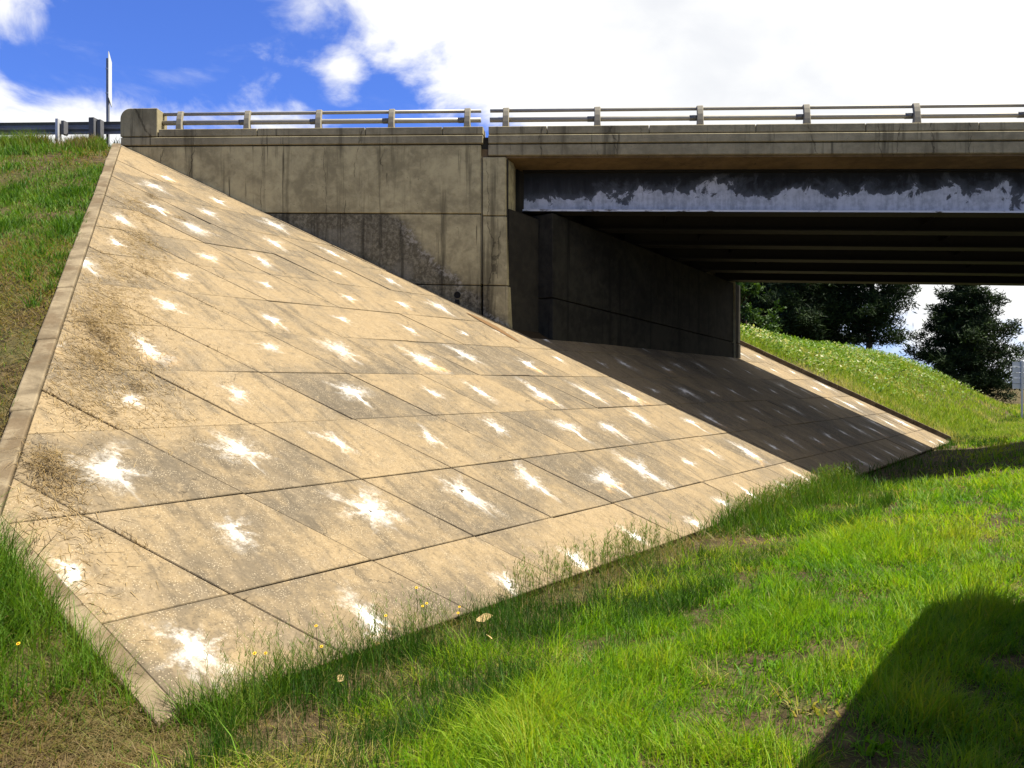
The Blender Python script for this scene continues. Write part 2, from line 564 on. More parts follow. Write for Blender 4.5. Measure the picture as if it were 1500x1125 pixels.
def wall_material(name, light, dark, moss=0.0, streak=0.6, spots=0.5):
    m, g = mat(name)
    p = g.pos()
    x, y, z = g.xyz(p)
    big = g.noise(g.scale(p, (0.8, 0.8, 1.1)), 0.8, 5, 0.6, 0.5)
    mid = g.noise(p, 4.5, 6, 0.66, 0.3)
    fin = g.noise(p, 30.0, 4, 0.7)
    st = g.noise(g.comb(g.m('MULTIPLY', x, 3.4), g.m('MULTIPLY', y, 3.4), g.m('MULTIPLY', z, 0.16)), 1.0, 6, 0.68, 0.25)
    st2 = g.noise(g.comb(g.m('MULTIPLY', x, 11.0), g.m('MULTIPLY', y, 11.0), g.m('MULTIPLY', z, 0.35)), 1.0, 3, 0.6)
    col = g.mix(g.ss(g.m('ADD', g.m('MULTIPLY', big, 0.6), g.m('MULTIPLY', mid, 0.5)), 0.42, 0.68), dark, light)
    col = g.mix(g.m('MULTIPLY', g.ss(st, 0.53, 0.68), streak), col, tuple(c * 0.42 for c in dark))
    col = g.mix(g.m('MULTIPLY', g.m('MULTIPLY', g.ss(st2, 0.62, 0.72), g.ss(big, 0.45, 0.6)), streak), col, tuple(c * 0.3 for c in dark))
    # board marks and thin vertical cracks with a dark weep under them
    v = g.voro(g.scale(p, (1, 1, 1)), 9.0)
    col = g.mix(g.m('MULTIPLY', g.m('MULTIPLY', g.ss(v.outputs['Distance'], 0.16, 0.08), g.ss(mid, 0.52, 0.6)), spots), col, (0.03, 0.026, 0.016))
    vc = g.n('ShaderNodeTexVoronoi', feature='DISTANCE_TO_EDGE')
    g.put(vc.inputs['Vector'], g.vm('ADD', g.scale(p, (1.0, 1.0, 0.14)), g.scale(g.noise(p, 1.6, 4, 0.6, 0, True), (0.30, 0.30, 0.1))))
    vc.inputs['Scale'].default_value = 0.8
    col = g.mix(g.m('MULTIPLY', g.m('MULTIPLY', g.ss(vc.outputs['Distance'], 0.009, 0.002), g.ss(st, 0.48, 0.56)), 0.6), col, (0.028, 0.022, 0.012))
    if moss:
        # the old soil line: rough, dark and crusted below a diagonal edge
        line = g.m('ADD', g.m('ADD', z, g.m('MULTIPLY', x, 1.02)), g.m('MULTIPLY', g.m('SUBTRACT', g.noise(p, 1.7, 7, 0.7), 0.5), 1.1))
        up = g.ss(g.m('ADD', z, g.m('MULTIPLY', g.m('ADD', x, 2.69), 0.0281)), 5.475, 5.455)
        low = g.m('MULTIPLY', g.ss(line, 1.0, 0.45), up)
        crust = g.noise(p, 13.0, 6, 0.72, 0.3)
        dk = g.mix(g.ss(crust, 0.38, 0.7), (0.060, 0.052, 0.034), (0.21, 0.185, 0.125))
        dk = g.mix(g.m('MULTIPLY', g.ss(big, 0.52, 0.68), 0.5), dk, (0.16, 0.15, 0.12))
        dk = g.mix(g.m('MULTIPLY', g.ss(g.noise(p, 24.0, 5, 0.75), 0.60, 0.68), 0.6), dk, (0.34, 0.32, 0.28))
        dk = g.mix(g.m('MULTIPLY', g.ss(st, 0.5, 0.64), 0.75), dk, (0.016, 0.014, 0.010))
        col = g.mix(g.m('MULTIPLY', low, moss), col, dk)
        pale = g.m('MULTIPLY', g.m('MULTIPLY', g.ss(line, 0.28, 0.5), g.ss(line, 0.74, 0.62)), g.m('MULTIPLY', g.ss(crust, 0.44, 0.58), g.ss(x, -4.9, -4.3)))
        col = g.mix(g.m('MULTIPLY', g.m('MULTIPLY', pale, up), 0.55), col, (0.32, 0.295, 0.24))
        wet = g.m('MULTIPLY', g.ss(g.m('ADD', g.m('ABSOLUTE', g.m('ADD', x, 2.95)), g.m('MULTIPLY', g.m('SUBTRACT', crust, 0.5), 0.6)), 0.55, 0.15), g.ss(z, 4.1, 3.5))
        col = g.mix(g.m('MULTIPLY', wet, 0.8), col, dk)
    g.out(col, 0.9, g.bump(g.m('ADD', g.m('MULTIPLY', fin, 0.5), mid), 0.45, 0.015), 0.2)
    return m


M['wall'] = wall_material('wing_concrete', (0.43, 0.362, 0.195), (0.235, 0.196, 0.105), moss=0.9, streak=0.85)
M['coping'] = wall_material('coping_concrete', (0.285, 0.245, 0.15), (0.18, 0.153, 0.092), streak=0.75, spots=0.3)
M['abutment'] = wall_material('shaded_concrete', (0.030, 0.027, 0.018), (0.012, 0.0105, 0.0075), streak=0.85)  # under-deck shade put into the colour, far darker than the wing concrete
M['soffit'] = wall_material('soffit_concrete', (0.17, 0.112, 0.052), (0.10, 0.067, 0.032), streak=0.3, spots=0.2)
M['core'] = wall_material('core_concrete', (0.035, 0.03, 0.02), (0.02, 0.017, 0.012), streak=0.2, spots=0.0)

# girder paint: pale blue-grey finish coat flaking off a dark primer
m, g = mat('girder_paint')
p = g.pos()
x, y, z = g.xyz(p)
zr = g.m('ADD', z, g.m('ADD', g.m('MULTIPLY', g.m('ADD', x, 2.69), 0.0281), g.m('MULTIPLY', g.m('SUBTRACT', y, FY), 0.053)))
big = g.noise(g.comb(g.m('MULTIPLY', x, 1.25), y, g.m('MULTIPLY', z, 1.5)), 1.0, 2, 0.5, 0.6)
edge = g.noise(g.comb(x, y, g.m('MULTIPLY', z, 0.8)), 4.2, 9, 0.72, 0.8)
lvl = g.m('ADD', g.m('MULTIPLY', g.m('SUBTRACT', big, 0.5), 2.3), g.m('MULTIPLY', g.m('SUBTRACT', edge, 0.5), 1.7))
lvl = g.m('SUBTRACT', g.m('ADD', lvl, g.m('MULTIPLY', g.ss(x, -2.2, 1.2), 0.35)), g.m('MULTIPLY', g.m('SUBTRACT', zr, 6.02), 1.45))
keep = g.ss(lvl, 0.0, 0.10)
worn = g.ss(lvl, -0.55, 0.05)
grime = g.noise(g.comb(g.m('MULTIPLY', x, 6.0), y, g.m('MULTIPLY', z, 0.6)), 1.0, 5, 0.65)
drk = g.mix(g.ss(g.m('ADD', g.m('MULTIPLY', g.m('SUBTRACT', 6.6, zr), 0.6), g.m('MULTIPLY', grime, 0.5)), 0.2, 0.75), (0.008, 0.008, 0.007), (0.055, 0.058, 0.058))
drk = g.mix(g.m('MULTIPLY', worn, 0.55), drk, (0.115, 0.125, 0.14))
fade = g.mix(g.ss(g.m('ADD', g.m('MULTIPLY', grime, 0.6), g.m('MULTIPLY', g.noise(p, 9.0, 5, 0.7), 0.5)), 0.40, 0.68), (0.31, 0.325, 0.355), (0.55, 0.565, 0.60))
g.out(g.mix(keep, drk, fade), 0.65, g.bump(keep, 0.3, 0.004), 0.3)
M['paint'] = m
m, g = mat('shaded_primer')  # dark paint taken to near-black, the shade among the girders included
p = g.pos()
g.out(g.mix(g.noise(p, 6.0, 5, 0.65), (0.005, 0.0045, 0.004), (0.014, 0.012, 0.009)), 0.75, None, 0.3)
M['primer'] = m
m, g = mat('flange_paint')
p = g.pos()
g.out(g.mix(g.ss(g.noise(g.scale(p, (1, 1, 4)), 2.4, 6, 0.7), 0.56, 0.64), (0.50, 0.52, 0.56), (0.06, 0.05, 0.04)), 0.65, None, 0.3)
M['flange'] = m


def plain(name, c1, c2, scale=8.0, rough=0.7, metal=0.0, spec=0.3, bump=0.0):
    m, g = mat(name)
    p = g.pos()
    n = g.noise(p, scale, 5, 0.65)
    g.out(g.mix(n, c1, c2), rough, g.bump(n, bump, 0.01) if bump else None, spec, metal)
    return m


M['post'] = plain('rail_post_paint', (0.17, 0.152, 0.112), (0.24, 0.215, 0.165), 6, 0.75)
M['rail'] = plain('rail_bar_metal', (0.22, 0.205, 0.17), (0.34, 0.32, 0.27), 5, 0.5, 0.2)
M['dark_rail'] = plain('dark_rail_metal', (0.10, 0.095, 0.08), (0.17, 0.16, 0.14), 5, 0.5, 0.5)
M['galv'] = plain('galvanised_steel', (0.12, 0.125, 0.14), (0.22, 0.225, 0.245), 7, 0.55, 0.35)
M['galv_light'] = plain('bright_steel', (0.36, 0.36, 0.37), (0.48, 0.48, 0.49), 9, 0.5, 0.3)
M['wood_post'] = plain('weathered_block', (0.05, 0.052, 0.058), (0.11, 0.11, 0.12), 14, 0.9)
M['alu'] = plain('sign_aluminium', (0.40, 0.42, 0.42), (0.52, 0.54, 0.54), 4, 0.6, 0.0)
M['asphalt'] = plain('asphalt', (0.035, 0.035, 0.036), (0.065, 0.064, 0.062), 45, 0.92, 0, 0.2, 0.5)
M['white_line'] = plain('road_paint', (0.62, 0.62, 0.60), (0.75, 0.75, 0.72), 20, 0.8)
M['yellow_line'] = plain('yellow_road_paint', (0.55, 0.38, 0.04), (0.65, 0.46, 0.06), 20, 0.8)
M['bark'] = plain('bark', (0.030, 0.022, 0.015), (0.075, 0.055, 0.038), 9, 0.95, 0, 0.1, 0.8)
M['rust'] = plain('dark_pipe', (0.006, 0.006, 0.005), (0.012, 0.011, 0.009), 12, 0.9)
M['silt'] = plain('brown_silt', (0.10, 0.058, 0.026), (0.15, 0.09, 0.042), 7, 0.95, 0, 0.1, 0.5)
M['petal'] = plain('flower_petal', (0.75, 0.42, 0.01), (0.85, 0.55, 0.02), 30, 0.7)
M['flower_eye'] = plain('flower_centre', (0.10, 0.035, 0.01), (0.22, 0.09, 0.015), 30, 0.9)
M['dead_leaf'] = plain('dead_leaf', (0.36, 0.24, 0.09), (0.50, 0.36, 0.17), 14, 0.8)
M['twig'] = plain('dry_twig', (0.085, 0.055, 0.03), (0.16, 0.11, 0.06), 14, 0.9)


def leafy(name, stops, trans=0.35, rough=0.6, tint=True, vary=0.25):
    """thin leaves and blades: reflect and let light through; colour by the blade's own tint"""
    m, g = mat(name)
    f = g.attr('tint') if tint else g.rand()
    f = g.m('ADD', f, g.m('MULTIPLY', g.m('SUBTRACT', g.noise(g.pos(), 1.6, 3), 0.5), vary))
    cr = g.n('ShaderNodeValToRGB')
    e = cr.color_ramp.elements
    while len(e) < len(stops):
        e.new(0.5)
    for i, (q, c) in enumerate(stops):
        e[i].position = q
        e[i].color = (*c, 1)
    g.put(cr.inputs[0], f)
    col = cr.outputs[0]
    d = g.n('ShaderNodeBsdfPrincipled')
    g.put(d.inputs['Base Color'], col)
    d.inputs['Roughness'].default_value = rough
    d.inputs['Specular IOR Level'].default_value = 0.25
    t = g.n('ShaderNodeBsdfTranslucent')
    g.put(t.inputs['Color'], g.mul(col, (1.15, 1.1, 0.55)))
    mx = g.n('ShaderNodeMixShader')
    mx.inputs[0].default_value = trans
    g.t.links.new(d.outputs[0], mx.inputs[1])
    g.t.links.new(t.outputs[0], mx.inputs[2])
    o = g.n('ShaderNodeOutputMaterial')
    g.t.links.new(mx.outputs[0], o.inputs[0])
    return m


M['lawn'] = leafy('lawn_blades', [(0.0, (0.036, 0.115, 0.003)), (0.3, (0.105, 0.245, 0.005)), (0.6, (0.200, 0.315, 0.009)),
                                  (0.8, (0.275, 0.305, 0.025)), (1.0, (0.27, 0.22, 0.085))], 0.5)
M['ditch'] = leafy('ditch_blades', [(0.0, (0.012, 0.040, 0.002)), (0.35, (0.036, 0.100, 0.004)), (0.65, (0.085, 0.165, 0.008)),
                                    (0.85, (0.14, 0.13, 0.03)), (1.0, (0.19, 0.14, 0.06))], 0.45)
M['bank'] = leafy('bank_blades', [(0.0, (0.024, 0.078, 0.005)), (0.35, (0.078, 0.170, 0.008)), (0.6, (0.140, 0.195, 0.016)),
                                  (0.78, (0.15, 0.118, 0.040)), (1.0, (0.20, 0.142, 0.064))], 0.45)
M['hill'] = leafy('hill_blades', [(0.0, (0.065, 0.145, 0.008)), (0.4, (0.145, 0.245, 0.012)), (0.7, (0.25, 0.30, 0.038)),
                                  (1.0, (0.38, 0.34, 0.14))], 0.45)
M['straw'] = leafy('straw', [(0.0, (0.060, 0.038, 0.017)), (0.5, (0.215, 0.145, 0.060)), (1.0, (0.37, 0.275, 0.135))], 0.3)
M['needle'] = leafy('pine_needles', [(0.0, (0.005, 0.012, 0.003)), (0.5, (0.013, 0.029, 0.006)), (1.0, (0.036, 0.062, 0.009))], 0.12, 0.85)
M['leaf'] = leafy('tree_leaves', [(0.0, (0.009, 0.026, 0.003)), (0.5, (0.024, 0.058, 0.005)), (1.0, (0.052, 0.096, 0.010))], 0.25)
M['herb'] = leafy('herb_leaves', [(0.0, (0.045, 0.110, 0.008)), (0.5, (0.110, 0.20, 0.014)), (0.8, (0.20, 0.26, 0.05)),
                                  (1.0, (0.46, 0.46, 0.27))], 0.35)

# ------------------------------------------------------------------ ground sheet
gnd = fast_mesh('ground', np.stack((XX.ravel(), YY.ravel(), ZZ.ravel()), -1), quads.ravel(), np.full(len(quads), 4), M['soil'])
gnd.data.polygons.foreach_set('use_smooth', np.ones(len(quads), bool))
tag(gnd, kind='structure')


def DS(D, s, z):
    """a point at D down the slope and s along the highway"""
    return (HY * D + HX * s, -HX * D + HY * s, z)


def strip(name, D0, D1, s0, s1, z, material):
    n = 40
    mb = MB()
    for i in range(n):
        a, b = s0 + (s1 - s0) * i / n, s0 + (s1 - s0) * (i + 1) / n
        mb.add([DS(D0, a, z), DS(D1, a, z), DS(D1, b, z), DS(D0, b, z)], [(0, 1, 2, 3)])
    o = mb.build(name, material)
    return tag(o, kind='structure')


strip('road', 0.62, 11.9, -60, 300, 0.075, M['asphalt'])
for nm, a, b, mt in (('edge_line', 2.9, 3.02, 'white_line'), ('centre_line', 6.60, 6.72, 'yellow_line'), ('centre_line', 6.84, 6.96, 'yellow_line'),
                     ('edge_line', 10.5, 10.62, 'white_line')):
    strip(nm, a, b, -60, 300, 0.079, M[mt])

# ------------------------------------------------------------------ paved slope
SL = math.sqrt(1 + PS * PS)
AX = Vector((HY / SL, -HX / SL, -PS / SL))       # down the slope
AY = Vector((HX, HY, 0))                         # along the highway
AZ = AX.cross(AY).normalized()


def lat(i, j):                                   # lattice of the joints: i rows up the slope, j columns along the highway
    return Vector((-2.9224 - 1.2589 * i + 0.7562 * j, 6.0378 + 1.2981 * j, 0.005 + 0.6 * i))


def to_ij(x, y):
    j = (y - 6.0378) / 1.2981
    return (-2.9224 - x + 0.7562 * j) / 1.2589, j


def clip(poly, f):
    out = []
    for a, b in zip(poly, poly[1:] + poly[:1]):
        fa, fb = f(a), f(b)
        if fa >= 0:
            out.append(a)
        if fa * fb < 0:
            t = fa / (fa - fb)
            out.append((a[0] + (b[0] - a[0]) * t, a[1] + (b[1] - a[1]) * t))
    return out


def inset(poly, d):
    """a convex counter-clockwise polygon with every edge moved in by d"""
    out = list(poly)
    for a, b in zip(poly, poly[1:] + poly[:1]):
        ex, ey = b[0] - a[0], b[1] - a[1]
        L = math.hypot(ex, ey)
        if L < 1e-6:
            continue
        out = clip(out, lambda q, a=a, ex=ex, ey=ey, L=L: (ex * (q[1] - a[1]) - ey * (q[0] - a[0])) / L - d)
        if len(out) < 3:
            return []
    return out


def area(poly):
    return 0.5 * sum(a[0] * b[1] - b[0] * a[1] for a, b in zip(poly, poly[1:] + poly[:1]))


base = MB()
pts = [TOE, (DS(-4.62, 33.5, 0)[0], DS(-4.62, 33.5, 0)[1])]
# bedding sheet under the panels, cut where the paving ends
bed = [(TOE[0], TOE[1]), None, None, None, (TOPC[0], TOPC[1]), ELBOW]
e0 = to_ij(12.55, 30.8)
bed[1] = tuple(lat(-0.775, 19.05)[:2])
bed[2] = tuple(lat(8.0, 19.05)[:2])
bed[3] = tuple(lat(8.0, 9.2)[:2])
bed[4] = tuple(lat(12.2, 9.2)[:2])
bq = [Vector((x, y, plane(x, y))) - AZ * 0.045 for x, y in bed]
base.add(bq + [q - AZ * 0.05 for q in bq], [tuple(range(6)), tuple(range(11, 5, -1))] + [(i, i + 6, (i + 1) % 6 + 6, (i + 1) % 6) for i in range(6)])
paving = base.build('slope_paving', M['joint'])
tag(paving, 'sloping concrete embankment paving of large jointed panels', None, None, 'structure')

ei, ej = to_ij(*ELBOW)
ti, tj = to_ij(*TOPC)
oi, oj = to_ij(*TOE)


def half(p, q):
    return lambda s: (q[0] - p[0]) * (s[1] - p[1]) - (q[1] - p[1]) * (s[0] - p[0])


in1 = half((ti, tj), (ei, ej))
if in1((0, 5)) < 0:
    in1 = half((ei, ej), (ti, tj))
in2 = half((ei, ej), (oi, oj))
if in2((0, 5)) < 0:
    in2 = half((oi, oj), (ei, ej))
CELL = [(-0.5, -0.5), (0.5, -0.5), (0.5, 0.5), (-0.5, 0.5)]
share = {}


def loc2(center, p):
    q = lat(*p) - center
    return (q.dot(AX), q.dot(AY))


def panel_mesh(poly):
    """poly in the panel's own plane; arrised top edge"""
    p1 = inset(poly, 0.007)
    p2 = inset(poly, 0.013)
    if len(p1) < 3:
        return None
    if len(p2) != len(p1):
        p2 = p1
    k = len(p1)
    mb = MB()
    mb.v = [(x, y, 0.0) for x, y in p2] + [(x, y, -0.008) for x, y in p1] + [(x, y, -0.1) for x, y in p1]
    mb.f = [tuple(range(k))] + [((i + 1) % k, i, k + i, k + (i + 1) % k) for i in range(k)] + \
           [(k + (i + 1) % k, k + i, 2 * k + i, 2 * k + (i + 1) % k) for i in range(k)] + [tuple(range(3 * k - 1, 2 * k - 1, -1))]
    me = bpy.data.meshes.new('paving_panel')
    me.from_pydata(mb.v, [], mb.f)
    me.materials.append(M['panel'])
    me.update()
    return me


npan = 0
JF = 9.10
for j in range(-2, 20):
    for i in range(-1, 13):
        poly = [(i + .5 + a, j + .5 + b) for a, b in CELL]
        pieces = []
        near = clip(clip(clip(clip(poly, in1), in2), lambda s: s[0] + 0.755), lambda s: JF - s[1])
        if len(near) >= 3:
            pieces.append(near)
        under = clip(clip(clip(poly, lambda s: s[1] - JF), lambda s: s[0] + 0.755), lambda s: 19.05 - s[1])
        if len(under) >= 3:
            top = 4.45 if j < 16 else 7.6
            under = clip(under, lambda s: top - s[0])
            if len(under) >= 3:
                pieces.append(under)
        for q in pieces:
            if abs(area(q)) < 0.004:
                continue
            c = lat(i + .5, j + .5)
            P2 = [loc2(c, s) for s in q]
            if area(P2) < 0:
                P2 = P2[::-1]
            whole = abs(abs(area(q)) - 1) < 1e-4
            me = share.get('whole') if whole else None
            if me is None:
                me = panel_mesh(P2)
                if me is None:
                    continue
                if whole:
                    share['whole'] = me
            o = bpy.data.objects.new('paving_panel', me)
            tl = Matrix.Rotation(R(random.gauss(0, 0.22)), 4, 'X') @ Matrix.Rotation(R(random.gauss(0, 0.22)), 4, 'Y')
            o.matrix_world = Matrix((( *[AX[0], AY[0], AZ[0]], c[0]), (AX[1], AY[1], AZ[1], c[1]), (AX[2], AY[2], AZ[2], c[2]), (0, 0, 0, 1))) @ tl
            o.location = Vector(o.location) + AZ * random.uniform(-0.004, 0.004)
            link(o, paving)
            npan += 1


def curb(p, q, width, nseg, outside, rise, h0=0.35, name='curb_stone'):
    """curb stones from p to q (both on the slope plane, inner edge), the stone lying to the `outside`"""
    P, Q = Vector(p), Vector(q)
    dirn = (Q - P).normalized()
    outv = Vector(outside)
    for k in range(nseg):
        a = P + (Q - P) * (k / nseg) + dirn * 0.006
        b = P + (Q - P) * ((k + 1) / nseg) - dirn * 0.006
        up = Vector((0, 0, 1))
        zz = random.uniform(-0.008, 0.008)
        ring = lambda c: [c + outv * 0.005 - up * h0, c + outv * 0.005 + up * (rise + zz), c + outv * (width + random.uniform(-.01, .02)) + up * (rise + zz - 0.01), c + outv * width - up * h0]
        ra, rb = ring(a), ring(b)
        mb = MB().loft([ra, rb])
        mb.build(name, M['curb'], paving, bevel=0.018, seg=2)


def on_plane(x, y):
    return (x, y, plane(x, y))


d1 = Vector((TOPC[0] - ELBOW[0], TOPC[1] - ELBOW[1], 0)).normalized()
o1 = Vector((-d1.y, d1.x, 0))                     # to the left of elbow -> top
if o1.x > 0:
    o1 = -o1
curb(on_plane(*ELBOW), on_plane(*TOPC), 0.19, 9, (o1.x, o1.y, -0.06), 0.035)
d2 = Vector((TOE[0] - ELBOW[0], TOE[1] - ELBOW[1], 0)).normalized()
o2 = Vector((d2.y, -d2.x, 0))
if o2.y > 0:
    o2 = -o2
curb(on_plane(*ELBOW), on_plane(TOE[0] + 0.04, TOE[1] - 0.02), 0.18, 2, (o2.x, o2.y, 0.0), 0.03)
q0, q1 = lat(-0.775, 19.06), lat(7.6, 19.06)
curb(tuple(q0), tuple(q1), 0.26, 8, (0, 1, 0), 0.20)

# ------------------------------------------------------------------ the bridge
bridge = empty('highway_overpass', (-2.0, FY, 2.7))
tag(bridge, 'weathered concrete and steel highway overpass with wing wall, girders and railing', 'bridge')
BL = Vector(bridge.location)
XE = 36.0


def bz(x, y, z):
    return (x, y, z + zoff(x, y))


def bpart(mb, name, material, bevel=0.012, parent=bridge, warp=True, smooth=False, seg=1, xs=None):
    if warp:
        mb.warp(bz)
    mb.warp(lambda x, y, z: (x - BL.x, y - BL.y, z - BL.z))
    return mb.build(name, material, parent, bevel=bevel, smooth=smooth, seg=seg)


# wing wall in three lifts, a dark core behind the joints
XW0, XW1 = -11.33, -2.765
XP = -2.71
bpart(MB().box(XW0, XW1, FY, FY + 0.5, 5.475, 7.012), 'wall_lift', M['wall'])
bpart(MB().box(XW0 + 3.0, XW1 - 0.004, FY + 0.012, FY + 0.5, 3.872, 5.452), 'wall_lift', M['wall'])
bpart(MB().box(-6.0, XW1 - 0.002, FY + 0.006, FY + 0.5, 1.4, 3.850), 'wall_lift', M['wall'])
bpart(MB().box(XW0 + 0.05, XW1 - 0.05, FY + 0.06, FY + 0.44, 1.5, 7.05), 'wall_core', M['core'], 0)
# copings and parapet on the wing wall
bpart(MB().box(XW0 - 0.03, XP - 0.006, FY - 0.03, FY + 0.42, 7.040, 7.222), 'coping', M['coping'])
bpart(MB().box(XW0, XW1 - 0.01, FY + 0.04, FY + 0.40, 7.0, 7.26), 'coping_core', M['core'], 0)
xs = [-10.43, -8.0, -5.43, -3.64, XP]
for a, b in zip(xs[:-1], xs[1:]):
    bpart(MB().box(a + 0.006, b - 0.006, FY - 0.012, FY + 0.38, 7.250, 7.42), 'parapet_block', M['coping'])
# end block with a rounded shoulder
prof = [(-10.45, 7.25), (-10.45, 7.915)] + [(-11.13 - 0.25 * math.sin(t), 7.665 + 0.25 * math.cos(t)) for t in [k * math.pi / 16 for k in range(9)]] + [(-11.38, 7.25)]
bpart(MB().prism([(x, FY - 0.02, z) for x, z in prof], [(x, FY + 0.42, z) for x, z in prof]), 'end_block', M['coping'], 0.012)
# pilaster at the end of the wing wall, battered in its lower lifts
def plan(x0, x1, xc, z):
    return [(x0, FY + 0.005, z), (x1, FY + 0.005, z), (xc, FY + 0.42, z), (xc, FY + 0.9, z), (x0, FY + 0.9, z)]


bpart(MB().prism(plan(-2.725, -2.205, -2.075, 5.432), plan(-2.725, -2.21, -2.075, 6.735)), 'pilaster_lift', M['wall'])
bpart(MB().prism(plan(-2.72, -2.165, -2.00, 3.872), plan(-2.72, -2.20, -2.06, 5.410)), 'pilaster_lift', M['wall'])
bpart(MB().prism(plan(-2.72, -2.125, -1.94, 1.2), plan(-2.72, -2.16, -1.985, 3.850)), 'pilaster_lift', M['wall'])
bpart(MB().box(-2.70, -2.16, FY + 0.05, FY + 0.8, 1.5, 6.7), 'pilaster_core', M['core'], 0)
# joint strips between wing wall and pilaster
bpart(MB().box(-2.752, -2.738, FY + 0.0, FY + 0.3, 3.9, 6.75), 'joint_strip', M['coping'], 0)

# abutment: stem in two lifts with a recess behind the pilaster, bearing seat and back wall
A0, A1 = Vector((-1.20, 18.65)), Vector((4.55, 27.90))
ah = (A1 - A0).normalized()
an = Vector((-ah.y, ah.x))                          # into the fill


def aplan(off, z, s0=0.0, s1=0.0, th=1.2):
    a, b = A0 + an * off + ah * s0, A1 + an * off + ah * s1
    c, d = b + an * th, a + an * th
    return [(a.x, a.y, z), (b.x, b.y, z), (c.x, c.y, z), (d.x, d.y, z)]


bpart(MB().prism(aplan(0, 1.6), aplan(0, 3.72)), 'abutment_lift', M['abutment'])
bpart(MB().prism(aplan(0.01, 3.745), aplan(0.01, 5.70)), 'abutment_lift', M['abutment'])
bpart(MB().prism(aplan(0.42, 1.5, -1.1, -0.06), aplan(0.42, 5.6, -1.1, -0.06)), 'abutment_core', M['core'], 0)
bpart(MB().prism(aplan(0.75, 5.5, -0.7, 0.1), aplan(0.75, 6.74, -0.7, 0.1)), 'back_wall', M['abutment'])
# cheek wall closing the corner between pilaster, abutment and deck
bpart(MB().prism([(-2.9, FY + 0.9, 1.4), (-2.02, FY + 0.9, 1.4), (-1.55, FY + 1.5, 1.4), (-2.9, FY + 1.5, 1.4)],
                 [(-2.9, FY + 0.9, 6.72), (-2.02, FY + 0.9, 6.72), (-1.55, FY + 1.5, 6.72), (-2.9, FY + 1.5, 6.72)]), 'cheek_wall', M['core'], 0)
# far wing wall
bpart(MB().box(-8.0, 4.3, 27.40, 27.86, 2.0, 7.0), 'far_wing_wall', M['wall'])

# girders
GY = [18.92, 20.62, 22.32, 24.02, 25.72, 27.32]
for k, y in enumerate(GY):
    xs0 = A0.x + (y - A0.y) * ah.x / ah.y - (0.88 if k == 0 else 0.55)
    flange = 0.20
    web = MB().box(xs0, XE, y - 0.011, y + 0.011, 5.79, 6.70)
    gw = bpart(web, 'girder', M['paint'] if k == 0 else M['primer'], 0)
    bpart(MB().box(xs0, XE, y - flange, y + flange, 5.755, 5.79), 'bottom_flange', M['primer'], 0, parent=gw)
    if k == 0:
        bpart(MB().box(xs0, XE, y - flange - 0.004, y - flange - 0.0005, 5.757, 5.80), 'flange_edge', M['flange'], 0, parent=gw)
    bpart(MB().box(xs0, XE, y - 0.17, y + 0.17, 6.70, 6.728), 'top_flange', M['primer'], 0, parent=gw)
    for o in gw.children:
        pass
    if k:
        for q in range(5):
            xx = xs0 + 2.0 + q * 6.2
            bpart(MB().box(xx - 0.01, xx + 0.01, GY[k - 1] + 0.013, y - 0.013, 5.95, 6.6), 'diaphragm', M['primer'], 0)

# deck slab, road surface, fascia, parapets
def dplan(y0, y1, z, x1=XE):
    f = lambda y: A0.x + (y - A0.y) * ah.x / ah.y - 1.7
    return [(f(y0), y0, z), (x1, y0, z), (x1, y1, z), (f(y1), y1, z)]


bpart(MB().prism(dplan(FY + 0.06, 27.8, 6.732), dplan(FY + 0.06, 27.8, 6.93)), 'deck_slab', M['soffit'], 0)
bpart(MB().prism(dplan(FY + 0.5, 27.4, 6.934), dplan(FY + 0.5, 27.4, 7.0)), 'deck_surface', M['asphalt'], 0)
XR = -2.60
bpart(MB().box(XR, XE, FY - 0.004, FY + 0.35, 6.775, 7.015), 'fascia', M['coping'])
bpart(MB().box(XR + 0.004, XE, FY - 0.03, FY + 0.36, 7.038, 7.222), 'coping', M['coping'])
bpart(MB().box(XR + 0.03, XE, FY + 0.04, FY + 0.33, 6.80, 7.30), 'fascia_core', M['core'], 0)
xs = [XR + 0.002, -1.28] + [0.96 + 2.27 * k for k in range(16)]
for a, b in zip(xs[:-1], xs[1:]):
    bpart(MB().box(a + 0.006, b - 0.006, FY - 0.012, FY + 0.38, 7.248, 7.42), 'parapet_block', M['coping'])
bpart(MB().box(1.0, XE, 27.42, 27.84, 6.775, 7.42), 'far_parapet', M['coping'])

bpart(MB().box(-2.80, -2.55, FY + 0.07, FY + 0.33, 6.74, 7.20), 'joint_filler', M['core'], 0)

# railing: cast posts leaning in, an upper and a lower bar behind them
left_posts = [-9.99, -8.32, -6.59, -4.86, -3.10]
right_posts = [-2.22, -0.17] + [2.07 + 2.26 * k for k in range(15)]
post_mesh = None
for x in left_posts + right_posts:
    if post_mesh is None:
        rings = []
        for z, y0, y1, w in ((7.415, 0.10, 0.24, 0.080), (7.47, 0.095, 0.225, 0.075), (7.57, 0.10, 0.21, 0.070), (7.70, 0.115, 0.205, 0.068),
                             (7.81, 0.145, 0.235, 0.068), (7.905, 0.185, 0.265, 0.070)):
            rings.append([(-w, y0, z), (w, y0, z), (w, y1, z), (-w, y1, z)])
        mb = MB().loft(rings)
        mb.warp(lambda x, y, z: (x, y, z - 7.415))
        po = mb.build('rail_post', M['post'], bridge, bevel=0.012)
        post_mesh = po.data
    else:
        po = bpy.data.objects.new('rail_post', post_mesh)
        md = po.modifiers.new('bevel', 'BEVEL')
        md.width = 0.012
        link(po, bridge)
    po.location = Vector(bz(x, FY, 7.415)) - BL


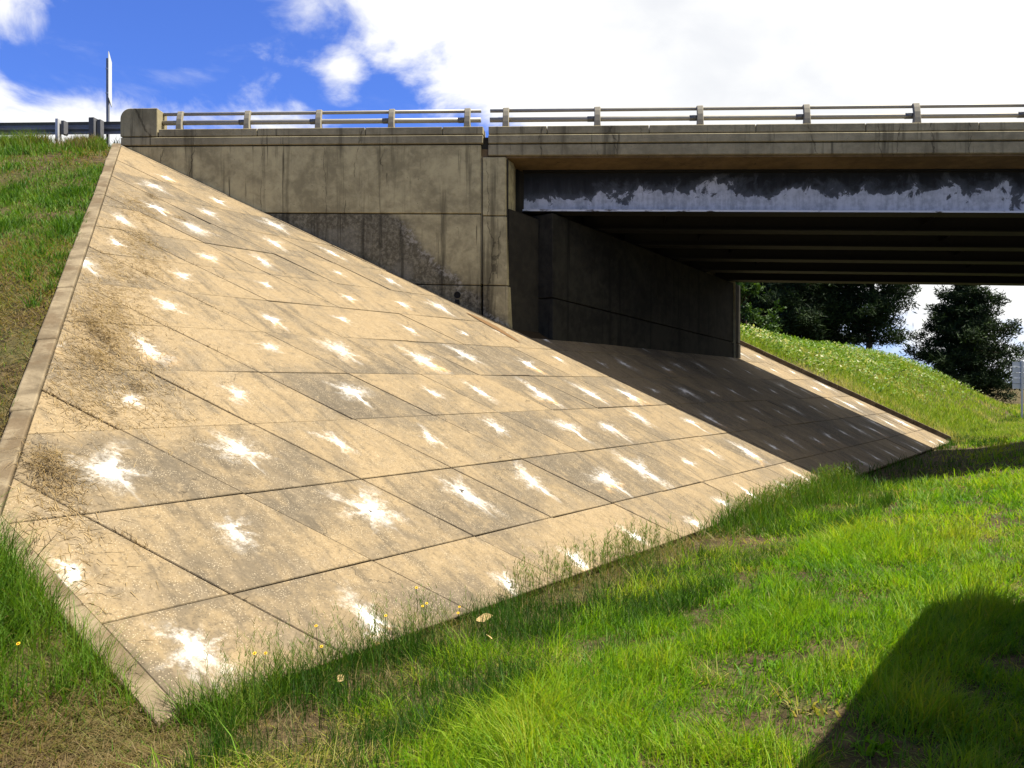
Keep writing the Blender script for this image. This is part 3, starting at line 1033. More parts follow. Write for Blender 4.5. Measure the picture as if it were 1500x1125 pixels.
def bar(x0, x1, y, z, r, sq, name, material):
    n = max(2, int((x1 - x0) / 3))
    bpart(MB().tube([(x0 + (x1 - x0) * i / n, y, z) for i in range(n + 1)], r, 12, sq), name, material, 0, smooth=True)


for a, b in ((-10.44, -2.80), (-2.59, XE)):
    bar(a, b, FY + 0.26, 7.868, 0.040, 0.95, 'upper_rail', M['rail'])
    bar(a, b, FY + 0.22, 7.648, 0.055, 1.0, 'lower_rail', M['rail'])
for x in left_posts[1:] + right_posts[1:]:
    bar(x - 0.22, x - 0.02, FY + 0.22, 7.648, 0.062, 1.0, 'dark_rail_length', M['dark_rail'])  # darker, slightly thicker lengths of the lower bar beside the posts

# weep hole at the foot of the wing wall
mb = MB()
ring = [(-3.30 + 0.075 * math.cos(t), 3.65 + 0.075 * math.sin(t)) for t in [2 * math.pi * k / 16 for k in range(16)]]
ring2 = [(-3.30 + 0.06 * math.cos(t), 3.65 + 0.06 * math.sin(t)) for t in [2 * math.pi * k / 16 for k in range(16)]]
rings = [[(x, FY + 0.02, z) for x, z in ring], [(x, FY - 0.02, z) for x, z in ring], [(x, FY - 0.02, z) for x, z in ring2], [(x, FY + 0.003, z) for x, z in ring2]]
mb.loft(rings)
bpart(mb, 'weep_pipe', M['rust'], 0, warp=False)
mb = MB().prism([(-3.37, FY + 0.002, 3.33), (-3.24, FY + 0.002, 3.33), (-3.25, FY + 0.002, 3.55), (-3.35, FY + 0.002, 3.55)],
                [(-3.37, FY - 0.006, 3.33), (-3.24, FY - 0.006, 3.33), (-3.25, FY - 0.006, 3.55), (-3.35, FY - 0.006, 3.55)])
bpart(mb, 'drain_crust', M['rust'], 0, warp=False)

# a pier beyond the road, outside the picture, so that the span has something to rest on
for s in (27.0, 31.5):
    c = DS(14.6, s, 0)
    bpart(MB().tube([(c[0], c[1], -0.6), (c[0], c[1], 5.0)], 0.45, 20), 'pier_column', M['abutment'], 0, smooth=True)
a, b = Vector(DS(14.6, 24.6, 0)), Vector(DS(14.6, 34.2, 0))
w = Vector((HY, -HX, 0)) * 0.55
mb = MB().prism([(a - w)[:], (a + w)[:], (b + w)[:], (b - w)[:]], [(a - w)[:], (a + w)[:], (b + w)[:], (b - w)[:]])
mb.v = [(x, y, 4.95 if i < 4 else 5.74) for i, (x, y, z) in enumerate(mb.v)]
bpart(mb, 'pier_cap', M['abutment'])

ap = MB()
for k in range(12):
    x0, x1 = -80 + k * 6.0, -74 + k * 6.0
    ap.add([bz(x0, FY + 0.6, 7.02), bz(x1, FY + 0.6, 7.02), bz(x1, 27.3, 7.02), bz(x0, 27.3, 7.02)], [(0, 1, 2, 3)])
tag(ap.build('approach_road', M['asphalt']), kind='structure')

# brown silt washed up at the foot of the pilaster
mb = MB()
sil = []
S0, S1 = Vector((-3.02, 17.40)), Vector((-1.78, 17.02))
n = 14
for k in range(n + 1):
    t = k / n
    w = 0.13 * math.sin(math.pi * t) ** 0.8 + 0.004
    c = S0 + (S1 - S0) * t + Vector((0, 0.10 * math.sin(math.pi * t)))
    sil.append([(c.x, c.y - w, plane(c.x, c.y - w) + 0.012), (c.x, c.y, plane(c.x, c.y) + 0.014 + 0.03 * math.sin(math.pi * t)), (c.x, c.y + w, plane(c.x, c.y + w) + 0.012)])
mb.loft(sil, close=False, caps=False)
tag(mb.build('silt', M['silt'], smooth=True), kind='stuff')

# ------------------------------------------------------------------ vegetation
CY, SY = math.cos(YAW), math.sin(YAW)


def in_view(x, y, z, mx=1.18, my=1.2):
    u = x * CY + y * SY
    v = -x * SY + y * CY
    return (v > 0.8) & (np.abs(u / np.maximum(v, .1)) < 0.636 * mx) & (((z - CAMZ) / np.maximum(v, .1)) > -0.477 * my)


def blades(name, P, L, W, lean, az, tint, material, curl=0.45, seg=2, droop=1.0):
    """P (n,3) roots; L length; W width; lean angle from upright; az bearing of the lean"""
    n = len(P)
    hx, hy = np.cos(az), np.sin(az)
    yaw = az + rng.normal(0, 0.9, n) + math.pi / 2
    wx, wy = np.cos(yaw) * W / 2, np.sin(yaw) * W / 2
    V = []
    pos = P.copy()
    levels = seg + 1
    ang = lean.copy()
    rows = []
    for k in range(levels):
        w = 1.0 - (k / seg) ** 1.5
        if k == seg:
            rows.append(pos[:, None, :].copy())
        else:
            off = np.stack((wx * w, wy * w, np.zeros(n)), -1)
            rows.append(np.stack((pos - off, pos + off), 1))
        st = L / seg
        pos = pos + np.stack((np.sin(ang) * hx * st, np.sin(ang) * hy * st, np.cos(ang) * st), -1)
        ang = np.minimum(ang + curl * (0.6 + 0.8 * rng.random(n)) * droop, 2.4)
    nv = 2 * seg + 1
    V = np.concatenate(rows, 1)                     # n, nv, 3
    base = (np.arange(n) * nv)[:, None]
    fl, sizes = [], []
    per = []
    for k in range(seg - 1):
        per += [2 * k, 2 * k + 1, 2 * k + 3, 2 * k + 2]
        sizes.append(4)
    per += [2 * seg - 2, 2 * seg - 1, 2 * seg]
    sizes.append(3)
    flat = (base + np.array(per)[None, :]).ravel()
    return fast_mesh(name, V.reshape(-1, 3), flat, np.tile(sizes, n), material, tint=np.repeat(np.clip(tint, 0, 1), nv))


def scatter(n, D0, D1, s0, s1):
    D = rng.uniform(D0, D1, n)
    s = rng.uniform(s0, s1, n)
    return HY * D + HX * s, -HX * D + HY * s, D


def merge(parts):
    return [np.concatenate([p[k] for p in parts]) for k in range(len(parts[0]))]


# worn spots of bare soil and dead grass along the ditch
WORN = [(-1.34, 6.79, 0.42), (-1.07, 8.32, 0.5), (-0.05, 9.03, 0.55), (1.47, 10.92, 0.6), (-1.54, 5.66, 0.4), (-1.9, 4.76, 0.4), (3.87, 13.92, 0.8), (5.52, 15.19, 1.0), (-0.45, 7.99, 0.4), (0.62, 10.19, 0.5), (-2.13, 6.34, 0.3)]


def wornspot(x, y):
    w = np.zeros_like(x)
    for a, b, r_ in WORN:
        d_ = np.hypot(x - a, y - b) / r_ + .7 * (fbm(x * 3.1, y * 3.1, 47) - .5)
        w = np.maximum(w, np.clip(1.5 - 1.3 * d_, 0, 1))
    return w


# --- the mown verge between ditch and road
def verge():
    parts = []
    for (r0, r1, dens, wd) in ((1.5, 4.5, 5200, .0060), (4.5, 7, 4600, .0066), (7, 11, 2300, .0085), (11, 18, 900, .013), (18, 34, 300, .020), (34, 70, 70, .042)):
        sa, sb = (0.0 if r0 < 5 else r0 * 0.85), r1 * 1.02
        area_ = 5.2 * (sb - sa)
        x, y, D = scatter(int(area_ * dens), -4.3, 0.9, sa, sb)
        r = np.hypot(x, y)
        ok = (r >= r0) & (r < r1)
        x, y, D, r = x[ok], y[ok], D[ok], r[ok]
        z = ground_z(x, y)
        ok = in_view(x, y, z)
        x, y, D, r, z = x[ok], y[ok], D[ok], r[ok], z[ok]
        pat = fbm(x * 0.9, y * 0.9, 21, 4)
        clump = fbm(x * 2.6, y * 2.6, 22, 3)
        worn = .8 * wornspot(x, y) + np.clip(1 - np.abs(D + 3.35) / 0.55, 0, 1) * np.clip((fbm(x * 1.4, y * 1.4, 28) - .40) * 5, 0, 1)     # the worn edge of the ditch
        worn = np.clip(worn, 0, 1)
        mat_ = np.clip((-x - 1.1) * 1.2, 0, 1) * np.clip((5.3 - y) * 1.5, 0, 1)                                     # flattened hay beside the short curb
        keep = rng.random(len(x)) < np.clip((pat - 0.20) * 5.0, 0.7, 1) * np.clip((clump - 0.24) * 4.0, 0.22, 1) * np.clip((D + 4.35) * 1.3, 0, 1) * (1 - .8 * worn)
        keep &= ~((y > 17.2) & (y < 28.4) & (rng.random(len(x)) < 0.75))
        x, y, D, r, z, pat, clump, worn, mat_ = [q[keep] for q in (x, y, D, r, z, pat, clump, worn, mat_)]
        n = len(x)
        L = (0.035 + 0.42 * clump ** 2.6 + 0.05 * pat) * rng.uniform(0.5, 1.4, n) * np.clip(0.9 + r * 0.014, 1, 1.5)
        dryk = rng.random(n) < np.clip((0.50 - pat) * 2.6, 0.12, 0.75) + .8 * worn + .75 * mat_
        tint = np.clip(0.40 + 0.70 * (0.5 - fbm(x * .45, y * .45, 31)) + 0.75 * (clump - .5) + rng.normal(0, 0.15, n), 0, 0.76)
        tint = np.where(dryk, rng.uniform(0.8, 1.0, n), tint)
        L = np.where(dryk, L * 0.75, L)
        lean = np.abs(rng.normal(0.55, 0.38, n)) + dryk * 0.6
        az = rng.uniform(0, 6.283, n) * .75 + 6.283 * fbm(x * .8, y * .8, 35) * .9
        parts.append((np.stack((x, y, z - 0.005), -1), L, np.full(n, wd) * rng.uniform(.6, 1.35, n), lean, az, tint))
    # coarser dark tussocks and broad-leaved weeds standing out of the turf
    for q in range(420):
        rr_ = 3.0 + 15 * random.random() ** 1.6
        D, a = random.uniform(-3.4, .3), 0
        s_ = math.sqrt(max(rr_ ** 2 - D * D, .1))
        x0, y0 = HY * D + HX * s_, -HX * D + HY * s_
        if y0 > 17.3:
            continue
        n = random.randint(10, 30)
        x, y = x0 + rng.normal(0, .05, n), y0 + rng.normal(0, .05, n)
        broad = random.random() < .25
        dead = random.random() < .16
        L = rng.uniform(.05, .11, n) if broad else rng.uniform(.10, .24, n)
        W = np.full(n, .022 if broad else .0075) * max(1, rr_ / 9)
        tt = rng.uniform(.85, 1, n) if dead else np.clip(rng.normal(.12 if not broad else .25, .12, n), 0, .5)
        parts.append((np.stack((x, y, ground_z(x, y)), -1), L, W, rng.uniform(.2, 1.15, n), rng.uniform(0, 6.283, n), tt))
    P, L, W, le, az, t = merge(parts)
    o = blades('mown_grass', P, L, W, le, az, t, M['lawn'], 0.5, 2)
    tag(o, 'bright green mown grass on the verge beside the ditch', 'grass', None, 'stuff')
    return len(P)


def ditch():
    parts = []
    for (r0, r1, dens, wd) in ((3, 7, 2600, .0055), (7, 11, 2000, .007), (11, 18, 1100, .011), (18, 36, 330, .02), (36, 70, 60, .045)):
        sa, sb = max(0, r0 * 0.6), r1 * 1.0
        x, y, D = scatter(int(1.9 * (sb - sa) * dens), -4.90, -2.95, sa, sb)
        r = np.hypot(x, y)
        ok = (r >= r0) & (r < r1)
        x, y, D, r = x[ok], y[ok], D[ok], r[ok]
        z = ground_z(x, y)
        ok = in_view(x, y, z) & ~paved(x, y, 0.0) & ~((x < -2.3) & (y < 4.75))
        x, y, D, r, z = x[ok], y[ok], D[ok], r[ok], z[ok]
        pat = fbm(x * 1.1, y * 1.1, 41, 3)
        s = HX * x + HY * y
        up = np.clip((s - 8.5) / 4.0, 0, 1) * np.clip((19 - s) / 2.0, 0, 1)     # taller growth in the middle of the ditch
        edge = np.clip(1 - np.abs(D + 4.6) / 0.75, 0, 1)
        shade = (y > 17.5) & (y < 28.2)
        keep = rng.random(len(x)) < np.clip((pat - 0.41 + 0.30 * up + 0.15 * edge) * 4.0, 0.06, 1) * np.where(shade, 0.15, 1.0)
        ws = wornspot(x, y)
        keep &= rng.random(len(x)) > .72 * ws
        x, y, D, r, z, pat, up, edge, ws = [q[keep] for q in (x, y, D, r, z, pat, up, edge, ws)]
        n = len(x)
        L = (0.08 + 0.18 * pat + 0.24 * up * edge + 0.13 * edge) * rng.uniform(0.45, 1.35, n)
        dry = rng.random(n) < np.clip((0.56 - pat) * 2.2 + 0.15 * (D > -3.9) - .3 * up + .9 * ws, 0.08, 0.92)
        tint = np.clip(0.26 + 0.3 * (0.5 - pat) + 0.22 * up + rng.normal(0, 0.13, n), 0, 0.8)
        tint = np.where(dry, rng.uniform(.82, 1, n), tint)
        lean = np.abs(rng.normal(0.22, 0.2, n)) + dry * 0.7
        parts.append((np.stack((x, y, z - 0.008), -1), L, np.full(n, wd) * rng.uniform(.6, 1.2, n), lean, rng.uniform(0, 6.283, n), tint))
    P, L, W, le, az, t = merge(parts)
    o = blades('ditch_grass', P, L, W, le, az, t, M['ditch'], 0.4, 2)
    tag(o, 'dark rank grass along the foot of the paved slope', 'grass', None, 'stuff')
    # thin stems with seed heads leaning over the edge of the paving
    n = 1500
    s = rng.uniform(3.0, 19, n)
    D = -4.74 + np.abs(rng.normal(0, 0.24, n))
    x, y = HY * D + HX * s, -HX * D + HY * s
    z = ground_z(x, y)
    r = np.hypot(x, y)
    cl_ = fbm(s * 0.9, s * 0 + 3, 55)
    ok = (cl_ > 0.4) & in_view(x, y, z)
    x, y, z, r = x[ok], y[ok], z[ok], r[ok]
    n = len(x)
    L = rng.uniform(0.25, 0.55, n)
    az = rng.uniform(0, 6.283, n)
    le = np.abs(rng.normal(0.1, 0.1, n))
    P = np.stack((x, y, z), -1)
    tips = P + np.stack((np.sin(le) * np.cos(az) * L, np.sin(le) * np.sin(az) * L, np.cos(le) * L), -1)
    Ps, Ls, Ws, les, azs, ts = [P], [L], [0.0016 * np.maximum(1.6, r / 3.0)], [le], [az], [np.full(n, 0.72)]
    for k in range(9):
        t = rng.uniform(0.45, 1.0, n)[:, None]
        Ps.append(P + (tips - P) * t)
        Ls.append(rng.uniform(0.03, 0.10, n))
        Ws.append(0.0022 * np.maximum(1.6, r / 3.0))
        les.append(rng.uniform(0.3, 1.0, n))
        azs.append(rng.uniform(0, 6.283, n))
        ts.append(rng.uniform(0.45, 0.9, n))
    o = blades('seed_stems', np.concatenate(Ps), np.concatenate(Ls), np.concatenate(Ws), np.concatenate(les), np.concatenate(azs), np.concatenate(ts), M['ditch'], 0.05, 2)
    tag(o, 'thin seeding weed stems standing at the edge of the paving', 'weeds', None, 'stuff')


def bank():
    parts = []
    l1 = math.hypot(TOPC[0] - ELBOW[0], TOPC[1] - ELBOW[1])
    for (y0, y1, dens, wd) in ((3.3, 5.5, 3600, .006), (5.5, 8, 2200, .007), (8, 12, 1300, .010), (12, 18.3, 800, .015)):
        x0, x1 = -1.05 * y1 - 1.0, -2.2
        n = int((x1 - x0) * (y1 - y0) * dens)
        x, y = rng.uniform(x0, x1, n), rng.uniform(y0, y1, n)
        z = ground_z(x, y)
        off1 = side(ELBOW, TOPC, x, y) / l1
        ok = in_view(x, y, z, 1.22) & ~paved(x, y, -0.11) & (Dof(x, y) < -3.3)
        x, y, z, off1 = x[ok], y[ok], z[ok], off1[ok]
        pat = fbm(x * 0.55, y * 0.55, 61, 4)
        clump = fbm(x * 2.0, y * 2.0, 62, 2)
        low = y < 5.7
        # the strip beside the long curb has dried out
        bare = np.where(low, 0, np.clip(1.0 - (off1 - 0.25) / 1.1, 0, 1) * np.clip((11.2 - y) / 3.0, 0, 1) + np.clip((11.0 - y) / 2.5, 0, 1) * 0.45 + np.clip((0.54 - pat) * 3.2, 0, .9))
        d = Dof(x, y)
        foot = np.clip((d + 5.25) / 0.45, 0, 1) * np.clip((4.85 - y) * 3, 0, 1)
        bare = np.where(low, foot * 0.97 + np.clip(0.42 - pat, 0, 1), bare)
        keep = rng.random(len(x)) < np.clip(1.0 - 0.15 * bare, 0.5, 1) * np.clip((clump - 0.2) * 3.2 + low * .4 + bare * .5, 0.2, 1)
        x, y, z, pat, clump, bare, low = [q[keep] for q in (x, y, z, pat, clump, bare, low)]
        n = len(x)
        L = (0.07 + 0.20 * clump * clump + 0.24 * low * np.clip(1 - bare, 0, 1)) * rng.uniform(.55, 1.35, n) * np.where(bare > .6, .75, 1.0)
        L *= np.where(y > 16.8, 1.5, 1.0)
        dry = rng.random(n) < np.clip(bare * 0.95, 0.05, 0.93)
        tint = np.clip(0.36 + 0.5 * (0.5 - clump) + rng.normal(0, 0.12, n), 0, .72)
        tint = np.where(dry, rng.uniform(.74, 1.0, n), tint)
        lean = np.abs(rng.normal(0.4, 0.3, n)) + dry * 0.7
        parts.append((np.stack((x, y, z - 0.01), -1), L, np.full(n, wd) * rng.uniform(.6, 1.3, n) * (1 + .5 * (tint < .3)), lean, rng.uniform(0, 6.283, n), tint))
    n = 80000
    y = 3.4 + 8.2 * rng.random(n) ** 1.25
    x = -rng.uniform(.35, .95, n) * y - .8
    z = ground_z(x, y)
    off1 = side(ELBOW, TOPC, x, y) / l1
    ok = in_view(x, y, z, 1.22) & ~paved(x, y, -0.2) & (Dof(x, y) < -4.4) & ((y > 5.7) | (Dof(x, y) > -5.2))
    x, y, z = x[ok], y[ok], z[ok]
    pt = fbm(x * 1.1, y * 1.1, 66)
    k = rng.random(len(x)) < np.clip((pt - .25) * 3, .2, 1)
    x, y, z = x[k], y[k], z[k]
    n = len(x)
    parts.append((np.stack((x, y, z + rng.uniform(0, .03, n)), -1), rng.uniform(.05, .17, n), np.full(n, .006) * np.clip(y / 6, .8, 1.6), rng.uniform(.7, 1.7, n), rng.uniform(0, 6.283, n), rng.uniform(.66, 1.0, n)))
    # rosettes of broad dark blades
    cx = [(-7.6, 10.4), (-8.3, 11.8), (-7.9, 12.3), (-9.0, 13.1), (-9.6, 13.9), (-8.6, 13.6), (-10.2, 15.2), (-7.2, 11.2), (-9.8, 12.0), (-10.9, 14.0), (-6.9, 9.4),
          (-5.0, 4.9), (-5.2, 5.4), (-4.6, 4.6), (-4.0, 4.35), (-3.5, 4.3), (-3.9, 4.9), (-5.5, 4.7)]
    for k, (a, b) in enumerate(cx):
        for q in range(7 if b > 6 else 4):
            xx, yy = a + random.gauss(0, .35 if b > 6 else .15), b + random.gauss(0, .35 if b > 6 else .15)
            if paved(np.array(xx), np.array(yy), -0.25):
                continue
            n = 34
            x, y = xx + rng.normal(0, .05, n), yy + rng.normal(0, .05, n)
            L = rng.uniform(.14, .34, n)
            parts.append((np.stack((x, y, ground_z(x, y)), -1), L, np.full(n, .013 if b > 6 else .009), rng.uniform(.1, .9, n), rng.uniform(0, 6.283, n), np.clip(rng.normal(.18, .13, n), 0, .5)))
    # rank growth along the crest under the guardrail
    n = 9000
    x = rng.uniform(-17, -11.5, n)
    y = rng.normal(17.75, .22, n)
    pat = fbm(x * 1.3, y * 1.3, 77)
    k = (pat > 0.42)
    x, y, pat = x[k], y[k], pat[k]
    n = len(x)
    L = rng.uniform(.12, .36, n) * (0.6 + pat) * np.where(x < -13.2, 1.25, 0.9)
    brown = (x > -13.4) & (x < -11.95) & (rng.random(n) < .75)
    t = np.where(brown, rng.uniform(.7, .98, n), np.clip(rng.normal(.5, .16, n), 0, .85))
    parts.append((np.stack((x, y, ground_z(x, y)), -1), L, np.full(n, .016), np.abs(rng.normal(.15, .2, n)), rng.uniform(0, 6.283, n), t))
    P, L, W, le, az, t = merge(parts)
    o = blades('bank_grass', P, L, W, le, az, t, M['bank'], 0.45, 2)
    tag(o, 'patchy green and dried grass on the embankment left of the curb', 'grass', None, 'stuff')


def hillside():
    parts = []
    for (y0, y1, dens, wd) in ((30.9, 38, 420, .022), (38, 50, 200, .035), (50, 86, 95, .055)):
        x0, x1 = 1.0, y1 * 0.66
        n = int((x1 - x0) * (y1 - y0) * dens)
        x, y = rng.uniform(x0, x1, n), rng.uniform(y0, y1, n)
        z = ground_z(x, y)
        ok = in_view(x, y, z, 1.2) & ~paved(x, y, -0.35) & (x > y * 0.10)
        x, y, z = x[ok], y[ok], z[ok]
        pat = fbm(x * 0.25, y * 0.25, 81, 3)
        keep = rng.random(len(x)) < np.clip((pat - .15) * 2.5, .35, 1)
        x, y, z, pat = x[keep], y[keep], z[keep], pat[keep]
        n = len(x)
        near = np.clip(1 - (y - 31) / 1.6, 0, 1)
        L = (.16 + .30 * pat) * rng.uniform(.5, 1.3, n) * (1 - .5 * near)
        straw = rng.random(n) < np.clip((fbm(x * .35 + 9, y * .35, 83) - .52) * 3.5, 0.05, .75) + near * .4
        t = np.where(straw, rng.uniform(.8, 1, n), np.clip(.45 + rng.normal(0, .16, n), 0, .75))
        parts.append((np.stack((x, y, z - .02), -1), L, np.full(n, wd) * rng.uniform(.6, 1.3, n), np.abs(rng.normal(.25, .2, n)), rng.uniform(0, 6.283, n), t))
    P, L, W, le, az, t = merge(parts)
    o = blades('hillside_grass', P, L, W, le, az, t, M['hill'], 0.4, 2)
    tag(o, 'sunlit yellow green grass on the hillside beyond the bridge', 'grass', None, 'stuff')
    # leafy plants towards the crest, some in pale flower
    n = 60000
    y = rng.uniform(32.5, 70, n)
    x = rng.uniform(0.10, 0.58, n) * y
    z = ground_z(x, y)
    pat = fbm(x * .3, y * .3, 91, 3)
    keep = (rng.random(n) < np.clip((z - 0.6) / 2.6, 0, 1)) & (pat > .36) & (z > 0.4)
    x, y, z, pat = x[keep], y[keep], z[keep], pat[keep]
    n = len(x)
    pale = rng.random(n) < np.clip((fbm(x * .5, y * .5, 93) - .5) * 3, .03, .6)
    hgt = rng.uniform(.05, .50, n) * (0.5 + pat)
    P = np.stack((x, y, z + hgt), -1)
    t = np.where(pale, rng.uniform(.82, 1, n), np.clip(rng.normal(.42, .16, n), 0, .75))
    o = blades('wild_plants', P, rng.uniform(.09, .22, n) * np.where(pale, .8, 1.0), rng.uniform(.06, .13, n), rng.uniform(.5, 1.7, n), rng.uniform(0, 6.283, n), t, M['herb'], .3, 2)
    tag(o, 'leafy wild plants, some in pale flower, along the hill crest', 'plants', None, 'stuff')


verge()
ditch()
bank()
hillside()


# --- loose straw on the paving and heaps of cut grass
def straw_sheet():
    P, L, W, le, az, t = [], [], [], [], [], []
    spots = [(-6.1, 9.0, .55, 520), (-5.7, 8.2, .5, 420), (-5.5, 8.8, .5, 300), (-6.5, 10.0, .5, 420), (-6.9, 10.9, .4, 260), (-7.5, 12.1, .4, 220), (-7.0, 11.6, .35, 160),
             (-5.25, 7.5, .45, 420), (-8.4, 13.6, .4, 160), (-4.40, 6.0, .30, 150), (-4.1, 5.9, .4, 50), (-5.0, 8.0, .6, 260), (-3.8, 5.45, .25, 30), (-6.2, 9.5, .3, 300), (-7.6, 12.6, .3, 200), (-8.6, 14.2, .35, 200)]
    for a, b, s, n in spots:
        n = int(n * 2.2)
        # drawn out along the fall of the slope
        u, v = rng.normal(0, s, n), rng.normal(0, s * .45, n)
        x, y = a + HY * u + HX * v, b - HX * u + HY * v
        ok = paved(x, y, 0.03)
        x, y = x[ok], y[ok]
        n = len(x)
        P.append(np.stack((x, y, plane(x, y) + rng.uniform(.002, .010, n)), -1))
        L.append(rng.uniform(.04, .15, n))
        W.append(np.full(n, .0075))
        a_ = rng.uniform(0, 6.283, n)
        az.append(a_)
        # lie on the slope: rise of the plane along the bearing
        gxp, gyp = -PS * HY, PS * HX
        rise = gxp * np.cos(a_) + gyp * np.sin(a_)
        le.append(math.pi / 2 - np.arctan(rise) - rng.uniform(0.0, .07, n))
        t.append(rng.uniform(.35, 1, n))
    for jj, i0, i1, n in ((4, 4.2, 6.6, 260), (3, 2.6, 4.4, 120), (1, 1.6, 3.2, 200), (0, -.2, 1.4, 200), (5, 5.6, 8.0, 90), (2, 2.2, 3.6, 80)):
        q = rng.uniform(i0, i1, n)
        q = np.where(fbm(q * 3.0, q * 0 + jj, 7) > .45, q, i0)
        x, y = -2.9224 - 1.2589 * q + .7562 * jj + rng.normal(0, .012, n), 6.0378 + 1.2981 * jj + rng.normal(0, .012, n)
        k = (q > i0) & paved(x, y, .03)
        x, y = x[k], y[k]
        n = len(x)
        P.append(np.stack((x, y, plane(x, y) + rng.uniform(-.006, .012, n)), -1))
        L.append(rng.uniform(.03, .10, n))
        W.append(np.full(n, .006))
        az.append(rng.uniform(0, 6.283, n))
        le.append(rng.uniform(.5, 1.6, n))
        t.append(rng.uniform(0, .45, n))
    cat = np.concatenate
    o = blades('dry_straw', cat(P), cat(L), cat(W), cat(le), cat(az), cat(t), M['straw'], 0.04, 2)
    tag(o, 'loose dry straw strewn over the paving beside the curb', 'straw', None, 'stuff')


straw_sheet()


def heap(x0, y0, ra, rb, hgt, n, label, dark=0.0, zoff_=0.0, length=.2):
    """a small heap of dried grass, drawn out down the slope"""
    u, v = rng.normal(0, .45, n), rng.normal(0, .45, n)
    k = np.clip(1 - np.sqrt(u * u + v * v) / 1.1, 0, 1)
    x, y = HY * u * ra + HX * v * rb, -HX * u * ra + HY * v * rb
    z0 = plane(x0, y0)
    z = plane(x0 + x, y0 + y) - z0 + hgt * k * rng.random(n) + .006 + zoff_
    P = np.stack((x, y, z), -1)
    o = blades('straw_heap', P, rng.uniform(.4, 1.2, n) * length, np.full(n, .005), rng.uniform(1.1, 1.9, n), rng.uniform(0, 6.283, n), np.clip(rng.uniform(.45, 1, n) - dark * .7, 0, 1), M['straw'], .25, 3)
    o.location = (x0, y0, z0)
    tag(o, label, 'straw heap', 'heaps of dried grass on the paving')


heap(-4.66, 6.35, .42, .26, .13, 900, 'largest round heap of dried grass, against the curb near the elbow')
heap(-5.95, 8.95, .50, .16, .07, 420, 'long dark streak of dried grass running down from the curb', .35)
heap(-5.55, 8.35, .34, .2, .05, 300, 'flat dried grass heap just below the dark streak by the curb', .15)
heap(-8.0, 14.47, .16, .12, .07, 130, 'small dark tuft of dead weed, the nearer of two high on the paving', .5, length=.14)
heap(-8.92, 15.01, .15, .10, .07, 110, 'small dark tuft of dead weed highest on the paving', .5, length=.13)
heap(-6.76, 11.28, .09, .07, .04, 70, 'tiny dead weed tuft sitting in a panel joint near the curb', .5, length=.1)
heap(-5.02, 8.2, .14, .09, .05, 90, 'little twiggy clump of dead weed beside a white splash', .4, length=.14)


# --- bare twiggy weed by the short curb
def twig_weed(x0, y0, h, n, label):
    mb = MB()
    z0 = float(ground_z(np.array(x0), np.array(y0)))
    for k in range(n):
        a = random.uniform(-0.3, 2.0)
        tip = Vector((math.cos(a) * h * random.uniform(.2, .7), math.sin(a) * h * .3, h * random.uniform(.55, 1.0)))
        mid_ = tip * .5 + Vector((random.gauss(0, .02), random.gauss(0, .02), .03))
        mb.tube([(0, 0, 0), mid_, tip], [.0038, .003, .0016], 4)
        for q in range(3):
            b = mid_.lerp(tip, random.random())
            mb.tube([b, b + Vector((random.gauss(.03, .04), random.gauss(0, .03), random.uniform(.04, .10)))], [.002, .0012], 4)
    o = mb.build('dead_weed', M['twig'])
    o.location = (x0, y0, z0)
    tag(o, label, 'weed')


twig_weed(-4.16, 5.30, .46, 6, 'bare brown twiggy weed leaning over the curb above the tall grass')


# --- yellow flowers
fl = [(-2.02, 5.473, -0.053), (-1.925, 5.319, -0.144), (-1.401, 5.9, 0.127), (-1.472, 6.414, -0.154), (-1.396, 6.227, -0.079), (-1.161, 6.312, -0.171), (-1.241, 6.811, -0.262), (-1.62, 5.842, -0.073), (-2.113, 4.678, 0.015), (-2.232, 5.109, -0.132), (-3.328, 4.246, 0.167)]          # x, y and height of the flower head
FL_LABEL = ['yellow wildflower standing highest above the second white splash from the corner', 'yellow wildflower low in the grass under the highest ditch flower',
            'yellow wildflower furthest along the ditch to the upper right', 'left flower of the close yellow pair in the ditch weeds',
            'right flower of the close yellow pair in the ditch weeds', 'lower of two yellow wildflowers just left of the large tan leaf',
            'upper of two yellow wildflowers just left of the large tan leaf', 'single yellow wildflower midway between the close pair and the corner flowers',
            'left of two short yellow wildflowers nearest the paving corner', 'right of two short yellow wildflowers nearest the paving corner',
            'lone yellow wildflower in the tall grass at far left']
for k, (x, y, z) in enumerate(fl):
    zg = float(ground_z(np.array(x), np.array(y)))
    if paved(np.array(x), np.array(y)):
        zg = plane(x, y)
    root = empty('yellow_flower', (x, y, zg))
    hh = max(z - zg, .12)
    MB().tube([(0, 0, 0), (random.gauss(0, .02), random.gauss(0, .02), hh * .6), (0, 0, hh)], .0018, 5).build('stem', M['leaf'], root)
    mb = MB()
    for q in range(8):
        a = q * math.pi / 4
        c, s_ = math.cos(a), math.sin(a)
        f = lambda r_, w_, zz: (c * r_ - s_ * w_, (s_ * r_ + c * w_) * .75 - zz * .5, hh + (s_ * r_ + c * w_) * .6 + zz)
        mb.add([f(.003, -.0025, 0), f(.009, -.0035, .002), f(.012, 0, .0015), f(.009, .0035, .002), f(.003, .0025, 0)], [(0, 1, 2, 3, 4)])
    mb.build('petal_ring', M['petal'], root)
    MB().tube([(0, .004, hh - .003), (0, -.004, hh + .004)], [.0055, .0045], 8).build('eye', M['flower_eye'], root)
    tag(root, FL_LABEL[k], 'flower', 'yellow wildflowers in the weeds')


